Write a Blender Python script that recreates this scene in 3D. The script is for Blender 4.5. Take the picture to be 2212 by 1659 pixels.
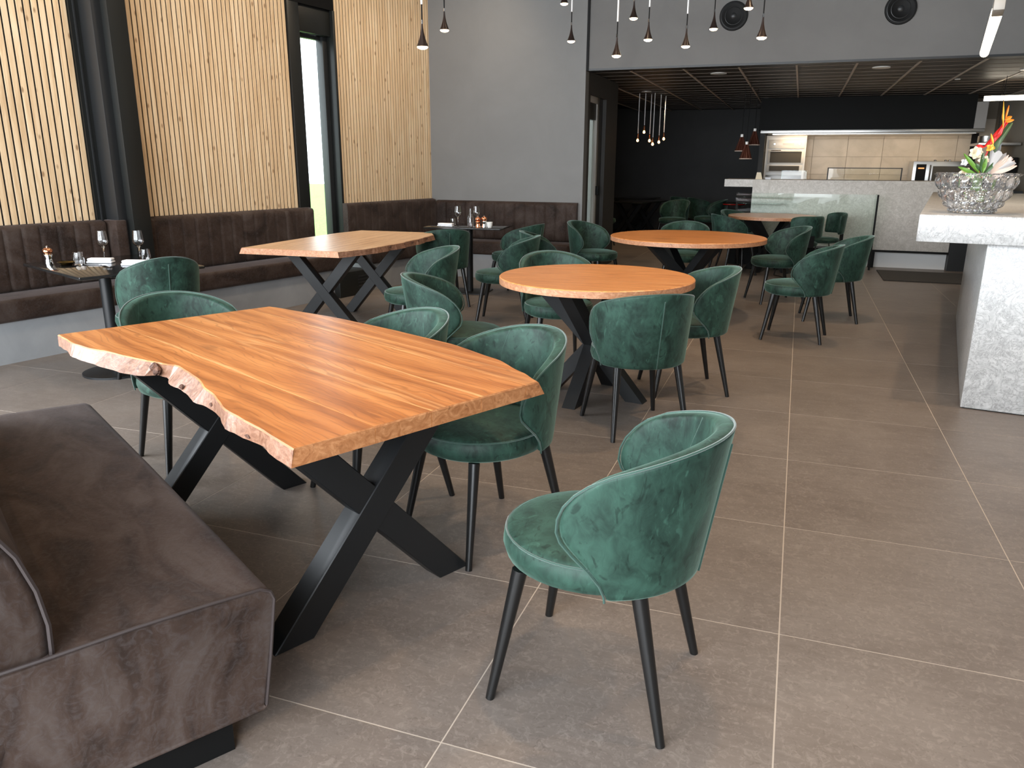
import bpy, bmesh, math, random
from mathutils import Vector, Matrix
random.seed(7)
for o in list(bpy.data.objects): bpy.data.objects.remove(o)
SC = bpy.context.scene
COL = SC.collection
PI = math.pi
R = math.radians

# ------------------------------------------------------------------ camera
CAM = (-0.0769, -2.2970, 1.4228)
YAW, PITCH, ROLL, FPX = -0.343709, 0.276968, -0.005377, 1674.0
cf = Vector((math.sin(YAW)*math.cos(PITCH), math.cos(YAW)*math.cos(PITCH), -math.sin(PITCH)))
cr = Vector((math.cos(YAW), -math.sin(YAW), 0))
cd = cf.cross(cr)
r2 = cr*math.cos(ROLL)+cd*math.sin(ROLL)
d2 = -cr*math.sin(ROLL)+cd*math.cos(ROLL)
cam_d = bpy.data.cameras.new('camera'); cam = bpy.data.objects.new('camera', cam_d); COL.objects.link(cam)
M = Matrix(((r2.x, -d2.x, -cf.x), (r2.y, -d2.y, -cf.y), (r2.z, -d2.z, -cf.z)))
cam.matrix_world = Matrix.Translation(CAM) @ M.to_4x4()
cam_d.sensor_width = 36; cam_d.lens = 36*FPX/2212; cam_d.clip_start = .05
SC.camera = cam

# ------------------------------------------------------------------ world, light, exposure
w = bpy.data.worlds.new('overcast sky'); SC.world = w; w.use_nodes = True
bg = w.node_tree.nodes['Background']; bg.inputs[0].default_value = (.86, .93, 1, 1); bg.inputs[1].default_value = 6.0
SC.view_settings.view_transform = 'Standard'; SC.view_settings.look = 'None'
SC.view_settings.gamma = 1; SC.view_settings.use_curve_mapping = False
SC.view_settings.exposure = 0.0

def area(name, loc, target, sx, sy, power, color):
    l = bpy.data.lights.new(name, 'AREA'); l.shape = 'RECTANGLE'; l.size = sx; l.size_y = sy
    l.energy = power; l.color = color
    o = bpy.data.objects.new(name, l); COL.objects.link(o); o.location = loc
    o.rotation_euler = (Vector(target)-Vector(loc)).to_track_quat('-Z', 'Y').to_euler(); return o
DAY = (.90, .95, 1.0)
WARM = (1.0, .72, .46)
area('daylight_front_glazing', (-2.4, -4.45, 1.9), (-2.4, 0, 1.1), 6.6, 2.9, 560, DAY)
area('daylight_left_glazing', (-6.6, -2.6, 1.9), (0, -1.2, 1.1), 3.6, 2.9, 520, DAY)
def spot(name, loc, power, ang=110, blend=.8, color=WARM, size=.06, tgt=None):
    l = bpy.data.lights.new(name, 'SPOT'); l.energy = power; l.color = color; l.spot_size = R(ang); l.spot_blend = blend; l.shadow_soft_size = size
    o = bpy.data.objects.new(name, l); COL.objects.link(o); o.location = loc
    if tgt: o.rotation_euler = (Vector(tgt)-Vector(loc)).to_track_quat('-Z', 'Y').to_euler()
for i, (x, y, pw) in enumerate([(-.3, .2, 70), (.6, 2.6, 90), (.2, 5.2, 80), (-1.9, 1.6, 45), (-1.8, 4.6, 45), (1.6, .2, 60), (-3.6, 3.4, 25), (-2.2, -2.2, 40)]):
    spot('ceiling_spot', (x, y, 4.1), pw*2.1)

for x, y in ((.69, 8.6), (-.5, 8.9), (1.75, 9.0)): spot('downlight_beam', (x, y, 2.50), 34, 130, 1., (1, .84, .66))
spot('cluster_glow', (-2.49, 11.6, 2.5), 75, 150)
for ax, ay, bx, by in ((-4.1, 1.6, -5.5, 2.0), (-3.75, 3.5, -5.2, 3.7), (-3.45, 5.2, -5.0, 5.3), (-3.2, 6.4, -4.6, 6.8)): spot('slat_wall_fill', (ax, ay, 4.15), 105, 100, 1., (1, .80, .58), .08, (bx, by, 1.6))  # unseen fill spots added to brighten the slatted left wall

# ------------------------------------------------------------------ mesh helpers
class MB:
    def __init__(s): s.v = []; s.f = []
    def add(s, vs, fs):
        n = len(s.v); s.v += [tuple(v) for v in vs]; s.f += [tuple(i+n for i in f) for f in fs]; return s
    def box(s, a, b):
        x0, y0, z0 = a; x1, y1, z1 = b
        vs = [(x0,y0,z0),(x1,y0,z0),(x1,y1,z0),(x0,y1,z0),(x0,y0,z1),(x1,y0,z1),(x1,y1,z1),(x0,y1,z1)]
        return s.add(vs, [(0,3,2,1),(4,5,6,7),(0,1,5,4),(1,2,6,5),(2,3,7,6),(3,0,4,7)])
    def cbox(s, c, d): return s.box([c[i]-d[i]/2 for i in range(3)], [c[i]+d[i]/2 for i in range(3)])
    def bar(s, p, q, wdt, dep, up=(0,0,1)):   # rectangular bar from p to q
        p, q = Vector(p), Vector(q); t = (q-p).normalized(); u = Vector(up); a = t.cross(u)
        if a.length < 1e-4: a = t.cross(Vector((0,1,0)))
        a.normalize(); b = a.cross(t).normalized()
        vs = []
        for c in (p, q):
            for i, j in ((-1,-1),(1,-1),(1,1),(-1,1)): vs.append(c+a*(i*wdt/2)+b*(j*dep/2))
        return s.add(vs, [(3,2,1,0),(4,5,6,7),(0,1,5,4),(1,2,6,5),(2,3,7,6),(3,0,4,7)])
    def tube(s, pts, rad, n=8, closed=False, caps=True):
        pts = [Vector(p) for p in pts]; N = len(pts); rr = rad if isinstance(rad, (list, tuple)) else [rad]*N
        vs = []; prev = None
        for i, p in enumerate(pts):
            if closed: t = pts[(i+1) % N]-pts[i-1]
            else: t = pts[min(i+1, N-1)]-pts[max(i-1, 0)]
            t.normalize()
            if prev is None:
                a = t.cross(Vector((0,0,1)));
                if a.length < 1e-3: a = t.cross(Vector((0,1,0)))
            else: a = prev-t*prev.dot(t)
            a.normalize(); prev = a; b = t.cross(a)
            for k in range(n):
                g = 2*PI*k/n; vs.append(p+(a*math.cos(g)+b*math.sin(g))*rr[i])
        fs = []
        for i in range(N if closed else N-1):
            for k in range(n):
                i2 = (i+1) % N; k2 = (k+1) % n
                fs.append((i*n+k, i*n+k2, i2*n+k2, i2*n+k))
        if not closed and caps: fs += [tuple(range(n-1, -1, -1)), tuple((N-1)*n+k for k in range(n))]
        return s.add(vs, fs)
    def lathe(s, prof, n=24, c=(0,0,0), sx=1, sy=1):
        vs = []; fs = []
        for r, z in prof:
            for k in range(n):
                g = 2*PI*k/n; vs.append((c[0]+sx*r*math.cos(g), c[1]+sy*r*math.sin(g), c[2]+z))
        m = len(prof)
        for i in range(m-1):
            for k in range(n):
                k2 = (k+1) % n; fs.append((i*n+k, i*n+k2, (i+1)*n+k2, (i+1)*n+k))
        if prof[0][0] > 1e-6: fs.append(tuple(range(n-1, -1, -1)))
        if prof[-1][0] > 1e-6: fs.append(tuple((m-1)*n+k for k in range(n)))
        return s.add(vs, fs)
    def prism(s, poly, z0, z1, poly2=None):
        n = len(poly); p2 = poly2 or poly
        vs = [(x, y, z0) for x, y in poly]+[(x, y, z1) for x, y in p2]
        return s.add(vs, [tuple(range(n-1, -1, -1)), tuple(range(n, 2*n))]+[(i, (i+1) % n, n+(i+1) % n, n+i) for i in range(n)])
    def grid(s, fn, nu, nv, closeu=False):
        vs = [fn(i/(nu if closeu else nu-1), j/(nv-1)) for j in range(nv) for i in range(nu)]
        fs = []
        for j in range(nv-1):
            for i in range(nu if closeu else nu-1):
                i2 = (i+1) % nu; fs.append((j*nu+i, j*nu+i2, (j+1)*nu+i2, (j+1)*nu+i))
        return s.add(vs, fs)
    def mesh(s, name, smooth=False, fix=True):
        me = bpy.data.meshes.new(name); me.from_pydata(s.v, [], s.f); me.update()
        if fix:
            b = bmesh.new(); b.from_mesh(me); bmesh.ops.remove_doubles(b, verts=b.verts, dist=1e-6)
            bmesh.ops.recalc_face_normals(b, faces=b.faces); b.to_mesh(me); b.free()
        if smooth:
            me.polygons.foreach_set('use_smooth', [True]*len(me.polygons))
        return me

def link(name, me, m, parent=None, loc=None, rz=0.):
    o = bpy.data.objects.new(name, me); COL.objects.link(o)
    if m is not None and not me.materials: me.materials.append(m)
    if parent: o.parent = parent
    if loc is not None: o.location = loc
    if rz: o.rotation_euler = (0, 0, rz)
    return o
def bake(o, bevel=0., seg=2, sub=0, ang=35):
    """apply bevel / subdivision into the mesh itself so copies share it"""
    if bevel:
        m = o.modifiers.new('b', 'BEVEL'); m.width = bevel; m.segments = seg; m.limit_method = 'ANGLE'; m.angle_limit = R(ang)
    if sub:
        m = o.modifiers.new('s', 'SUBSURF'); m.levels = sub; m.render_levels = sub
    dg = bpy.context.evaluated_depsgraph_get(); dg.update()
    me = bpy.data.meshes.new_from_object(o.evaluated_get(dg)); o.modifiers.clear(); o.data = me; return o
def obj(name, mb, m, parent=None, smooth=False, bevel=0., seg=2, sub=0, loc=None, rz=0., ang=35):
    o = link(name, mb.mesh(name, smooth), m, parent, loc, rz)
    if bevel or sub:
        bake(o, bevel, seg, sub, ang)
        if smooth or bevel:
            me = o.data
            me.polygons.foreach_set('use_smooth', [True]*len(me.polygons))
            if not smooth or bevel:
                try: me.set_sharp_from_angle(angle=R(40))
                except Exception: pass
    elif smooth:
        try: o.data.set_sharp_from_angle(angle=R(48))
        except Exception: pass
    return o
def thing(name, label, cat, loc=(0,0,0), rz=0., group=None):
    o = bpy.data.objects.new(name, None); COL.objects.link(o); o.location = loc; o.rotation_euler = (0,0,rz); o.empty_display_size = .1
    return tag(o, label, cat, group)
def tag(o, label, cat, group=None):
    o['label'] = label; o['category'] = cat
    if group: o['group'] = group
    return o
def struct(o): o['kind'] = 'structure'; return o
def frame(name, loc, rz, parent=None):
    o = bpy.data.objects.new(name, None); COL.objects.link(o); o.location = loc; o.rotation_euler = (0,0,rz)
    if parent: o.parent = parent
    return o
def dup(root, loc, rz, label, group=None):
    r = root.copy(); COL.objects.link(r); r.location = loc; r.rotation_euler = (0,0,rz); r['label'] = label
    if group: r['group'] = group
    for ch in list(root.children):
        c = ch.copy(); COL.objects.link(c); c.parent = r
        for g in ch.children:
            d = g.copy(); COL.objects.link(d); d.parent = c
    return r

# ------------------------------------------------------------------ materials
def mat(name, col, rough=.5, metal=0., spec=.5, **kw):
    m = bpy.data.materials.new(name); m.use_nodes = True; b = m.node_tree.nodes['Principled BSDF']
    b.inputs['Base Color'].default_value = (*col, 1); b.inputs['Roughness'].default_value = rough; b.inputs['Metallic'].default_value = metal
    b.inputs['Specular IOR Level'].default_value = spec
    for k, v in kw.items():
        b.inputs[k.replace('_', ' ')].default_value = v
    return m
class NT:
    def __init__(s, m): s.m = m; s.t = m.node_tree; s.b = s.t.nodes['Principled BSDF']
    def n(s, typ, **kw):
        nd = s.t.nodes.new(typ)
        for k, v in kw.items(): setattr(nd, k, v)
        return nd
    def l(s, a, b): s.t.links.new(a, b)
    def coord(s, scale=(1,1,1), kind='Object', rnd=0.):
        tc = s.n('ShaderNodeTexCoord'); mp = s.n('ShaderNodeMapping'); mp.inputs['Scale'].default_value = scale
        src = tc.outputs[kind]
        if rnd:
            oi = s.n('ShaderNodeObjectInfo'); vm = s.n('ShaderNodeVectorMath', operation='MULTIPLY_ADD')
            cb = s.n('ShaderNodeCombineXYZ'); s.l(oi.outputs['Random'], cb.inputs[0]); s.l(oi.outputs['Random'], cb.inputs[1]); s.l(oi.outputs['Random'], cb.inputs[2])
            s.l(cb.outputs[0], vm.inputs[0]); vm.inputs[1].default_value = (rnd, rnd*.7, rnd*1.3); s.l(src, vm.inputs[2]); src = vm.outputs[0]
        s.l(src, mp.inputs['Vector']); return mp.outputs[0]
    def noise(s, vec, scale, detail=4, rough=.55, dist=0.):
        nd = s.n('ShaderNodeTexNoise'); nd.inputs['Scale'].default_value = scale; nd.inputs['Detail'].default_value = detail
        nd.inputs['Roughness'].default_value = rough; nd.inputs['Distortion'].default_value = dist
        s.l(vec, nd.inputs['Vector']); return nd.outputs['Fac']
    def ramp(s, fac, stops):
        nd = s.n('ShaderNodeValToRGB'); e = nd.color_ramp.elements
        while len(e) < len(stops): e.new(.5)
        for i, (p, c) in enumerate(stops): e[i].position = p; e[i].color = (*c, 1) if len(c) == 3 else c
        s.l(fac, nd.inputs['Fac']); return nd.outputs['Color']
    def mix(s, fac, a, b, mode='MIX'):
        nd = s.n('ShaderNodeMix', data_type='RGBA', blend_type=mode)
        for sock, v in ((nd.inputs['Factor'], fac), (nd.inputs[6], a), (nd.inputs[7], b)):
            if isinstance(v, (int, float)): sock.default_value = v
            elif isinstance(v, tuple): sock.default_value = (*v, 1)
            else: s.l(v, sock)
        return nd.outputs[2]
    def base(s, c): s.l(c, s.b.inputs['Base Color']); return s
    def roughn(s, fac, a, b):
        nd = s.n('ShaderNodeMapRange'); s.l(fac, nd.inputs[0]); nd.inputs[3].default_value = a; nd.inputs[4].default_value = b
        s.l(nd.outputs[0], s.b.inputs['Roughness']); return s
    def bump(s, fac, strength=.2, dist=.005):
        nd = s.n('ShaderNodeBump'); nd.inputs['Strength'].default_value = strength; nd.inputs['Distance'].default_value = dist
        s.l(fac, nd.inputs['Height']); s.l(nd.outputs[0], s.b.inputs['Normal']); return s

def velvet(name, dark, light, sheen, tint, rnd=5., rough=.55):
    m = mat(name, light, rough, spec=.25, Sheen_Weight=sheen, Sheen_Roughness=.35, Sheen_Tint=(*tint, 1)); t = NT(m)
    v = t.coord((1, 1, .7), rnd=rnd)
    a = t.noise(v, 5.5, 3, .6, 1.6); b = t.noise(v, 26, 5, .65, 1.2)
    c = t.ramp(t.mix(.35, a, b), [(.36, dark), (.62, light)])
    w1 = t.noise(t.coord((1, 1, .55), rnd=rnd), 17, 2, .5, 2.6); c = t.mix(t.ramp(w1, [(.60, (0,0,0)), (.68, (.55,.55,.55))]), c, tuple(x*.42 for x in dark))
    w2 = t.noise(t.coord((1, 1, .6), rnd=rnd+3), 13, 3, .6, 2.2); c = t.mix(t.ramp(w2, [(.60, (0,0,0)), (.70, (.5,.5,.5))]), c, tuple(min(1, x*1.75) for x in light))
    t.base(c); t.bump(b, .25, .004); return m
M_VEL = velvet('green velvet', (.0065, .0175, .0130), (.027, .068, .050), .36, (.40, .62, .52))
M_SUEDE = mat('grey suede with warm light tint', (.05, .04, .04), .7, spec=.25, Sheen_Weight=.15, Sheen_Roughness=.4, Sheen_Tint=(.75, .66, .66, 1)); t = NT(M_SUEDE)
v = t.coord((1, 1, 1), rnd=5.); a = t.noise(t.coord((1, 2.2, 1), rnd=5.), 2.6, 4, .6, 1.6); b = t.noise(v, 34, 4, .7, 2.0)
c = t.ramp(a, [(.34, (.015, .0075, .0045)), (.50, (.034, .0195, .0135)), (.66, (.054, .038, .031))])  # brown tones put the warm light on the bench into the suede colour
c = t.mix(t.ramp(b, [(.45, (0,0,0)), (.68, (.3,.3,.3))]), c, (.075, .066, .066)); t.base(c); t.bump(b, .22, .003)
M_PIPE = mat('green piping', (.026, .064, .049), .6, spec=.2, Sheen_Weight=.4)
M_SPIPE = mat('brown piping', (.035, .026, .025), .5)
M_LEG = mat('black satin wood', (.006, .006, .006), .32, spec=.5)
M_STEEL = mat('black powder coated steel', (.009, .010, .011), .42, spec=.45)
M_BLACK = mat('black', (.004, .004, .004), .6, spec=.2)
def mottled(name, c1, c2, scale, rough, rnd=0., det=5, dist=.5, bump=0., kind='Object', s3=(1,1,1)):
    m = mat(name, c1, rough); t = NT(m); f = t.noise(t.coord(s3, kind, rnd), scale, det, .6, dist)
    t.base(t.ramp(f, [(.32, c1), (.68, c2)]))
    if bump: t.bump(f, bump, .004)
    return m
M_TILE = mat('grey brown porcelain tile', (.19, .16, .14), .42); t = NT(M_TILE)
v = t.coord((1, 1, 1), rnd=9.); a = t.noise(v, 2.2, 5, .6, .6); b = t.noise(v, 38, 4, .7, 1.5); c = t.noise(t.coord((.6, 3.5, 1), rnd=9.), 9, 5, .7, .8)
cc = t.ramp(t.mix(.45, a, c), [(.34, (.132, .108, .093)), (.66, (.198, .168, .147))])
fin = t.mix(t.ramp(b, [(.50, (0,0,0)), (.64, (.34,.34,.34))]), cc, (.31, .27, .235)); sq = t.noise(t.coord((1, 1, 1), rnd=4.), 30, 2, .5, 3.5); fin = t.mix(t.ramp(sq, [(.62, (0,0,0)), (.70, (.4,.4,.4))]), fin, (.09, .07, .06)); t.base(fin); t.roughn(b, .34, .5); t.bump(b, .12, .002)
M_GROUT = mat('light grout', (.44, .38, .32), .8)
M_WALL = mottled('anthracite wall paint', (.180, .178, .173), (.200, .198, .193), 1.6, .72)
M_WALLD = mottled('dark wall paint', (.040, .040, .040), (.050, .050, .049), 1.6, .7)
M_WALLB = mottled('bulkhead paint', (.135, .130, .124), (.155, .149, .142), 1.6, .72)
M_WHITE = mat('white paint', (.75, .75, .74), .6)
M_CEIL = mat('main ceiling paint', (.16, .16, .165), .8)
M_BASEP = mottled('grey lacquer plinth', (.25, .26, .27), (.31, .32, .33), 3.0, .5)
M_FRAME = mat('dark green grey steel', (.0075, .0085, .0078), .42)
M_FRAMEL = mat('charcoal steel face', (.016, .017, .018), .42)
def wood(name, dark, mid, light, streak, rough=.40, sc=1., kn=.5, rnd=7.):
    m = mat(name, mid, rough, spec=.5, Coat_Weight=.3, Coat_Roughness=.30); t = NT(m)
    v = t.coord((.55*sc, 4.2*sc, 2.*sc), rnd=rnd); big = t.noise(v, 1.7, 3, .55, 1.6); fine = t.noise(t.coord((2.2*sc, 34*sc, 12*sc), rnd=rnd), 2.2, 4, .65, .6)
    wv = t.n('ShaderNodeTexWave', wave_type='BANDS', bands_direction='Y'); wv.inputs['Scale'].default_value = 1.5; wv.inputs['Distortion'].default_value = 15
    wv.inputs['Detail'].default_value = 2.2; wv.inputs['Detail Scale'].default_value = .7; t.l(t.coord((.42*sc, 2.3*sc, 1*sc), rnd=rnd), wv.inputs['Vector'])
    c = t.ramp(t.mix(.42, big, t.mix(.55, wv.outputs['Fac'], fine)), [(.26, dark), (.45, mid), (.66, light)])
    st = t.noise(t.coord((.28*sc, 4.6*sc, 1), rnd=rnd), 1.5, 2, .5, .5)
    msk = t.ramp(st, [(.60, (0,0,0)), (.625, (.45,.45,.45)), (.65, (0,0,0))])
    c = t.mix(msk, c, streak)
    kd = t.n('ShaderNodeTexVoronoi'); kd.inputs['Scale'].default_value = 1.0; t.l(t.coord((1.2*sc, 3.2*sc, 2.), rnd=rnd), kd.inputs['Vector'])
    km = t.ramp(kd.outputs['Distance'], [(.03, (kn,kn,kn)), (.10, (0,0,0))])
    w2 = t.n('ShaderNodeTexWave', wave_type='BANDS', bands_direction='Y'); w2.inputs['Scale'].default_value = 5.5; w2.inputs['Distortion'].default_value = 22; w2.inputs['Detail'].default_value = 3; w2.inputs['Detail Scale'].default_value = .55
    t.l(t.coord((.75*sc, 2.6*sc, 1*sc), rnd=rnd+2), w2.inputs['Vector']); c = t.mix(t.ramp(w2.outputs['Fac'], [(.0, (.42,.42,.42)), (.16, (0,0,0))]), c, tuple(x*.72 for x in dark))
    lt = t.noise(t.coord((.9*sc, 9*sc, 2), rnd=rnd+1), 2.4, 4, .6, 1.8); c = t.mix(t.ramp(lt, [(.55, (0,0,0)), (.68, (.5,.5,.5))]), c, light)
    t.base(t.mix(km, c, tuple(x*.55 for x in dark))); t.roughn(fine, rough-.05, rough+.10); t.bump(fine, .05, .002); return m
M_WOOD = wood('orange acacia', (.245, .070, .014), (.43, .142, .032), (.60, .235, .066), (.76, .40, .16))
M_SAP = wood('light sapwood', (.50, .20, .06), (.64, .31, .11), (.70, .38, .15), (.76, .45, .2), kn=.0)
M_WOOD2 = wood('pale acacia', (.42, .22, .11), (.64, .40, .225), (.76, .51, .31), (.84, .63, .43), sc=1.3, rnd=5.)
M_WOODR = wood('round table acacia', (.34, .11, .028), (.60, .235, .066), (.72, .31, .10), (.82, .46, .19), sc=1.9, kn=.15, rnd=6.)
def endgrain(name, a, b, c):
    m = mat(name, b, .45); t = NT(m); f = t.noise(t.coord((6, 6, 9), rnd=4.), 3.2, 5, .65, 2.5); g = t.noise(t.coord((1, 1, 1)), 22, 3, .6, 2)
    t.base(t.mix(t.ramp(g, [(.62, (0,0,0)), (.70, (.55,.55,.55))]), t.ramp(f, [(.32, a), (.5, b), (.66, c)]), tuple(x*.45 for x in a))); t.bump(g, .3, .004); return m
M_EDGE = endgrain('live edge', (.15, .065, .036), (.235, .115, .068), (.31, .175, .115))
M_EDGED = endgrain('end grain', (.27, .10, .035), (.36, .15, .058), (.47, .22, .095))
M_EDGER = endgrain('round rim grain', (.36, .155, .075), (.46, .215, .11), (.56, .31, .18))
M_KNOT = mottled('dark bark knot', (.03, .014, .010), (.16, .07, .04), 60, .8, bump=.8)
def slatwood(name, a, b, c, g=.12):
    m = mat(name, b, .55); t = NT(m)
    n1 = t.noise(t.coord((14, 14, .9), rnd=30.), 2.0, 4, .6, .5); n2 = t.n('ShaderNodeTexVoronoi'); n2.inputs['Scale'].default_value = 1.; t.l(t.coord((11, 11, 5.2), rnd=30.), n2.inputs['Vector'])
    oi = t.n('ShaderNodeObjectInfo'); cc = t.ramp(n1, [(.35, a), (.5, b), (.68, c)])
    cc = t.mix(t.ramp(oi.outputs['Random'], [(0, (.0,.0,.0)), (1, (.45,.45,.45))]), cc, a)
    cc = t.mix(t.ramp(n2.outputs['Distance'], [(.07, (.8,.8,.8)), (.15, (0,0,0))]), cc, (a[0]*.42, a[1]*.32, a[2]*.25)); t.base(cc); return m
M_SLAT = slatwood('pine slat', (.62, .43, .25), (.78, .585, .37), (.86, .70, .49))
def marble(name, a, b, vein, sc=1., rough=.28):
    m = mat(name, a, rough); t = NT(m); v = t.coord((1, 1, 1)); n1 = t.noise(v, 8*sc, 6, .7, 2.4)
    n2 = t.noise(v, 7*sc, 7, .7, 3.2); c = t.ramp(n1, [(.35, a), (.65, b)])
    msk = t.ramp(n2, [(.465, (0,0,0)), (.5, (.8,.8,.8)), (.535, (0,0,0))]); t.base(t.mix(msk, c, vein)); t.bump(n2, .05, .002); return m
M_MARB = marble('pale grey marble', (.37, .37, .365), (.54, .54, .53), (.21, .205, .20), 1.25)
M_MARB2 = marble('bar front stone', (.54, .51, .465), (.68, .645, .60), (.42, .39, .35), .9, .4)
M_KTILE = mottled('beige kitchen tile', (.40, .35, .28), (.50, .44, .36), 3., .35, rnd=8.)
M_INOX = mat('brushed stainless steel', (.55, .54, .52), .33, 1.)
M_CHROME = mat('chrome', (.75, .75, .75), .08, 1.)
M_COPPER = mat('copper', (.72, .30, .16), .22, 1.)
M_WHITEG = mat('white enamel', (.78, .76, .72), .3)
M_DGLASS = mat('dark oven glass', (.09, .08, .065), .55, spec=.15)
def glass(name, col=(1,1,1), rough=0., ior=1.45):
    m = mat(name, col, rough); b = m.node_tree.nodes['Principled BSDF']; b.inputs['Transmission Weight'].default_value = 1.; b.inputs['IOR'].default_value = ior; return m
M_GLASS = glass('clear glass'); M_GGLASS = glass('greenish sheet glass', (.86, .95, .92), 0., 1.3); M_CRYST = glass('crystal', (.97, .98, 1), 0., 1.5); M_CRYST.node_tree.nodes['Principled BSDF'].inputs['Transmission Weight'].default_value = .97
def thin_glass(name, tint=(.9, .96, .94), refl=.10):
    m = bpy.data.materials.new(name); m.use_nodes = True; t = m.node_tree; t.nodes.clear()
    o = t.nodes.new('ShaderNodeOutputMaterial'); mx = t.nodes.new('ShaderNodeMixShader'); tr = t.nodes.new('ShaderNodeBsdfTransparent'); gl = t.nodes.new('ShaderNodeBsdfGlossy')
    fr = t.nodes.new('ShaderNodeFresnel'); fr.inputs[0].default_value = 1.45; tr.inputs[0].default_value = (*tint, 1); gl.inputs['Roughness'].default_value = .02
    ge = t.nodes.new('ShaderNodeNewGeometry'); su = t.nodes.new('ShaderNodeMath'); su.operation = 'SUBTRACT'; su.inputs[0].default_value = 1; mu = t.nodes.new('ShaderNodeMath'); mu.operation = 'MULTIPLY'
    t.links.new(ge.outputs['Backfacing'], su.inputs[1]); t.links.new(fr.outputs[0], mu.inputs[0]); t.links.new(su.outputs[0], mu.inputs[1]); t.links.new(mu.outputs[0], mx.inputs[0]); t.links.new(tr.outputs[0], mx.inputs[1]); t.links.new(gl.outputs[0], mx.inputs[2]); t.links.new(mx.outputs[0], o.inputs[0]); return m
M_PANE = thin_glass('window pane', (.96, .98, .97)); M_BAL = thin_glass('balustrade glass', (.94, .975, .955))
def emit(name, col, s):
    m = mat(name, col, .5); b = m.node_tree.nodes['Principled BSDF']; b.inputs['Emission Color'].default_value = (*col, 1); b.inputs['Emission Strength'].default_value = s; return m
M_BULB = emit('warm lamp lens', (1, .72, .42), 22); M_TUBE = emit('warm light tube', (1, .80, .55), 14); M_TUBE2 = emit('white light tube', (1, .88, .70), 12)
M_DOWN = emit('downlight lens', (1, .93, .82), 1.6); M_SMALL = emit('small bulb', (1, .50, .18), 9)
M_TABLEB = mat('polished black table', (.012, .012, .012), .10, spec=.6)
M_LINEN = mottled('white linen', (.72, .73, .76), (.82, .83, .86), 18, .9, bump=.15)
M_CLPAN = mottled('dark wood ceiling panel', (.020, .015, .012), (.032, .024, .018), 3, .5, rnd=5., s3=(.6, 7, 1))
M_TBAR = mat('ceiling grid metal', (.62, .52, .44), .5)
M_HOOD = mat('charcoal hood panel', (.0045, .0045, .004), .6, spec=.15)
M_PLATE = mat('stone grey', (.30, .28, .26), .5)

# ------------------------------------------------------------------ wall frames
LA = R(10.5); LO = Vector((-5.35, 1.53, 0))   # left wall: s runs along it, +y of its frame points out of the room
def lframe(name): return frame(name, LO, PI/2-LA)  # local x = along wall (s), local y = outwards
SOFF = .42; S_CORNER = 5.90

# ------------------------------------------------------------------ floor
fl = struct(obj('floor', MB().prism([(-7.1, -4.35), (5.5, -4.35), (5.5, 17), (-4.7, 17), (-4.7, 9.0), (-5.05, 7.4)], -.06, -.0007), M_GROUT))
tile_me = MB().box((-.3978, -.3978, -.010), (.3978, .3978, 0)).mesh('tile'); tile_me.materials.append(M_TILE)
nt = 0
stuff_tiles = MB()
for i in range(-9, 5):
    for j in range(-5, 20):
        x, y = i*.8+.4, j*.8+.4
        dx, dy = x-CAM[0], y-CAM[1]; dep = dx*math.sin(YAW)+dy*math.cos(YAW); lat = dx*math.cos(YAW)-dy*math.sin(YAW)
        vis = (y < 7.3 or x > -4.6) and dep > .6 and abs(lat) < dep*.70+.9 and not (x < -6.2 or y > 15.6) and not (y > 8.2 and x < -3.2) and x < 3.2
        if vis and not (y > 10.4 and x > -.6) and nt < 290:
            link('tile', tile_me, None, fl, (x, y, 0)); nt += 1
        else: (x > -5.0 and (x > -4.6 or y < 7)) and stuff_tiles.box((x-.3978, y-.3978, -.010), (x+.3978, y+.3978, 0))
o = obj('tile', stuff_tiles, M_TILE, fl); o['kind'] = 'stuff'; o.name = 'far_tiles'

# ------------------------------------------------------------------ shell
H = 4.3
struct(obj('ceiling', MB().box((-7.1, -4.35, H), (4.45, 7.54, H+.1)), M_CEIL))
# left wall with slot window opening s 3.62..4.17, z .12..2.78 ; and big glazing before s=-1.4
LW = MB()
LW.box((-1.2, .47, 0), (3.56, .67, H)); LW.box((4.16, .47, 0), (S_CORNER+.25, .67, H))
LW.box((3.56, .47, 2.80), (4.16, .67, H)); LW.box((3.56, .47, 0), (4.16, .67, .10))
LW.box((-5.8, .47, 3.35), (-1.2, .67, H)); LW.box((-5.8, .47, 0), (-1.2, .67, .25))
wl = struct(obj('wall_left', LW, M_BLACK)); wl.location = LO; wl.rotation_euler = (0, 0, PI/2-LA)
slat_me = MB().box((-.0205, 0, 0), (.0205, .035, 1)).mesh('slat'); slat_me.materials.append(M_SLAT)
M_BACKB = mat('black felt', (.004, .003, .003), .9); M_BACKB2 = mat('brown felt', (.030, .016, .008), .9)
def slats(s0, s1, n, wdt):
    pitch = (s1-s0)/n
    me = MB().box((-wdt/2, -.030, .955), (wdt/2, -.0235, 4.28)); m0 = None
    obj('slat_backing', MB().box((s0-.01, SOFF+.0067, .93), (s1+.01, .469, 4.29)), M_BACKB if s0 < 1 else M_BACKB2, wl)
    for k in range(n):
        if m0 is None:
            m0 = obj('slat', me, M_SLAT, wl, bevel=.0012, seg=1, loc=(s0+(k+.5)*pitch, SOFF+.03, 0))
        else: link('slat', m0.data, None, wl, (s0+(k+.5)*pitch, SOFF+.03, 0))
slats(1.135-22*.0562, 1.135, 22, .0425)
slats(1.484, 3.432, 39, .0385)
slats(4.141, 5.905, 36, .0375)
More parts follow.
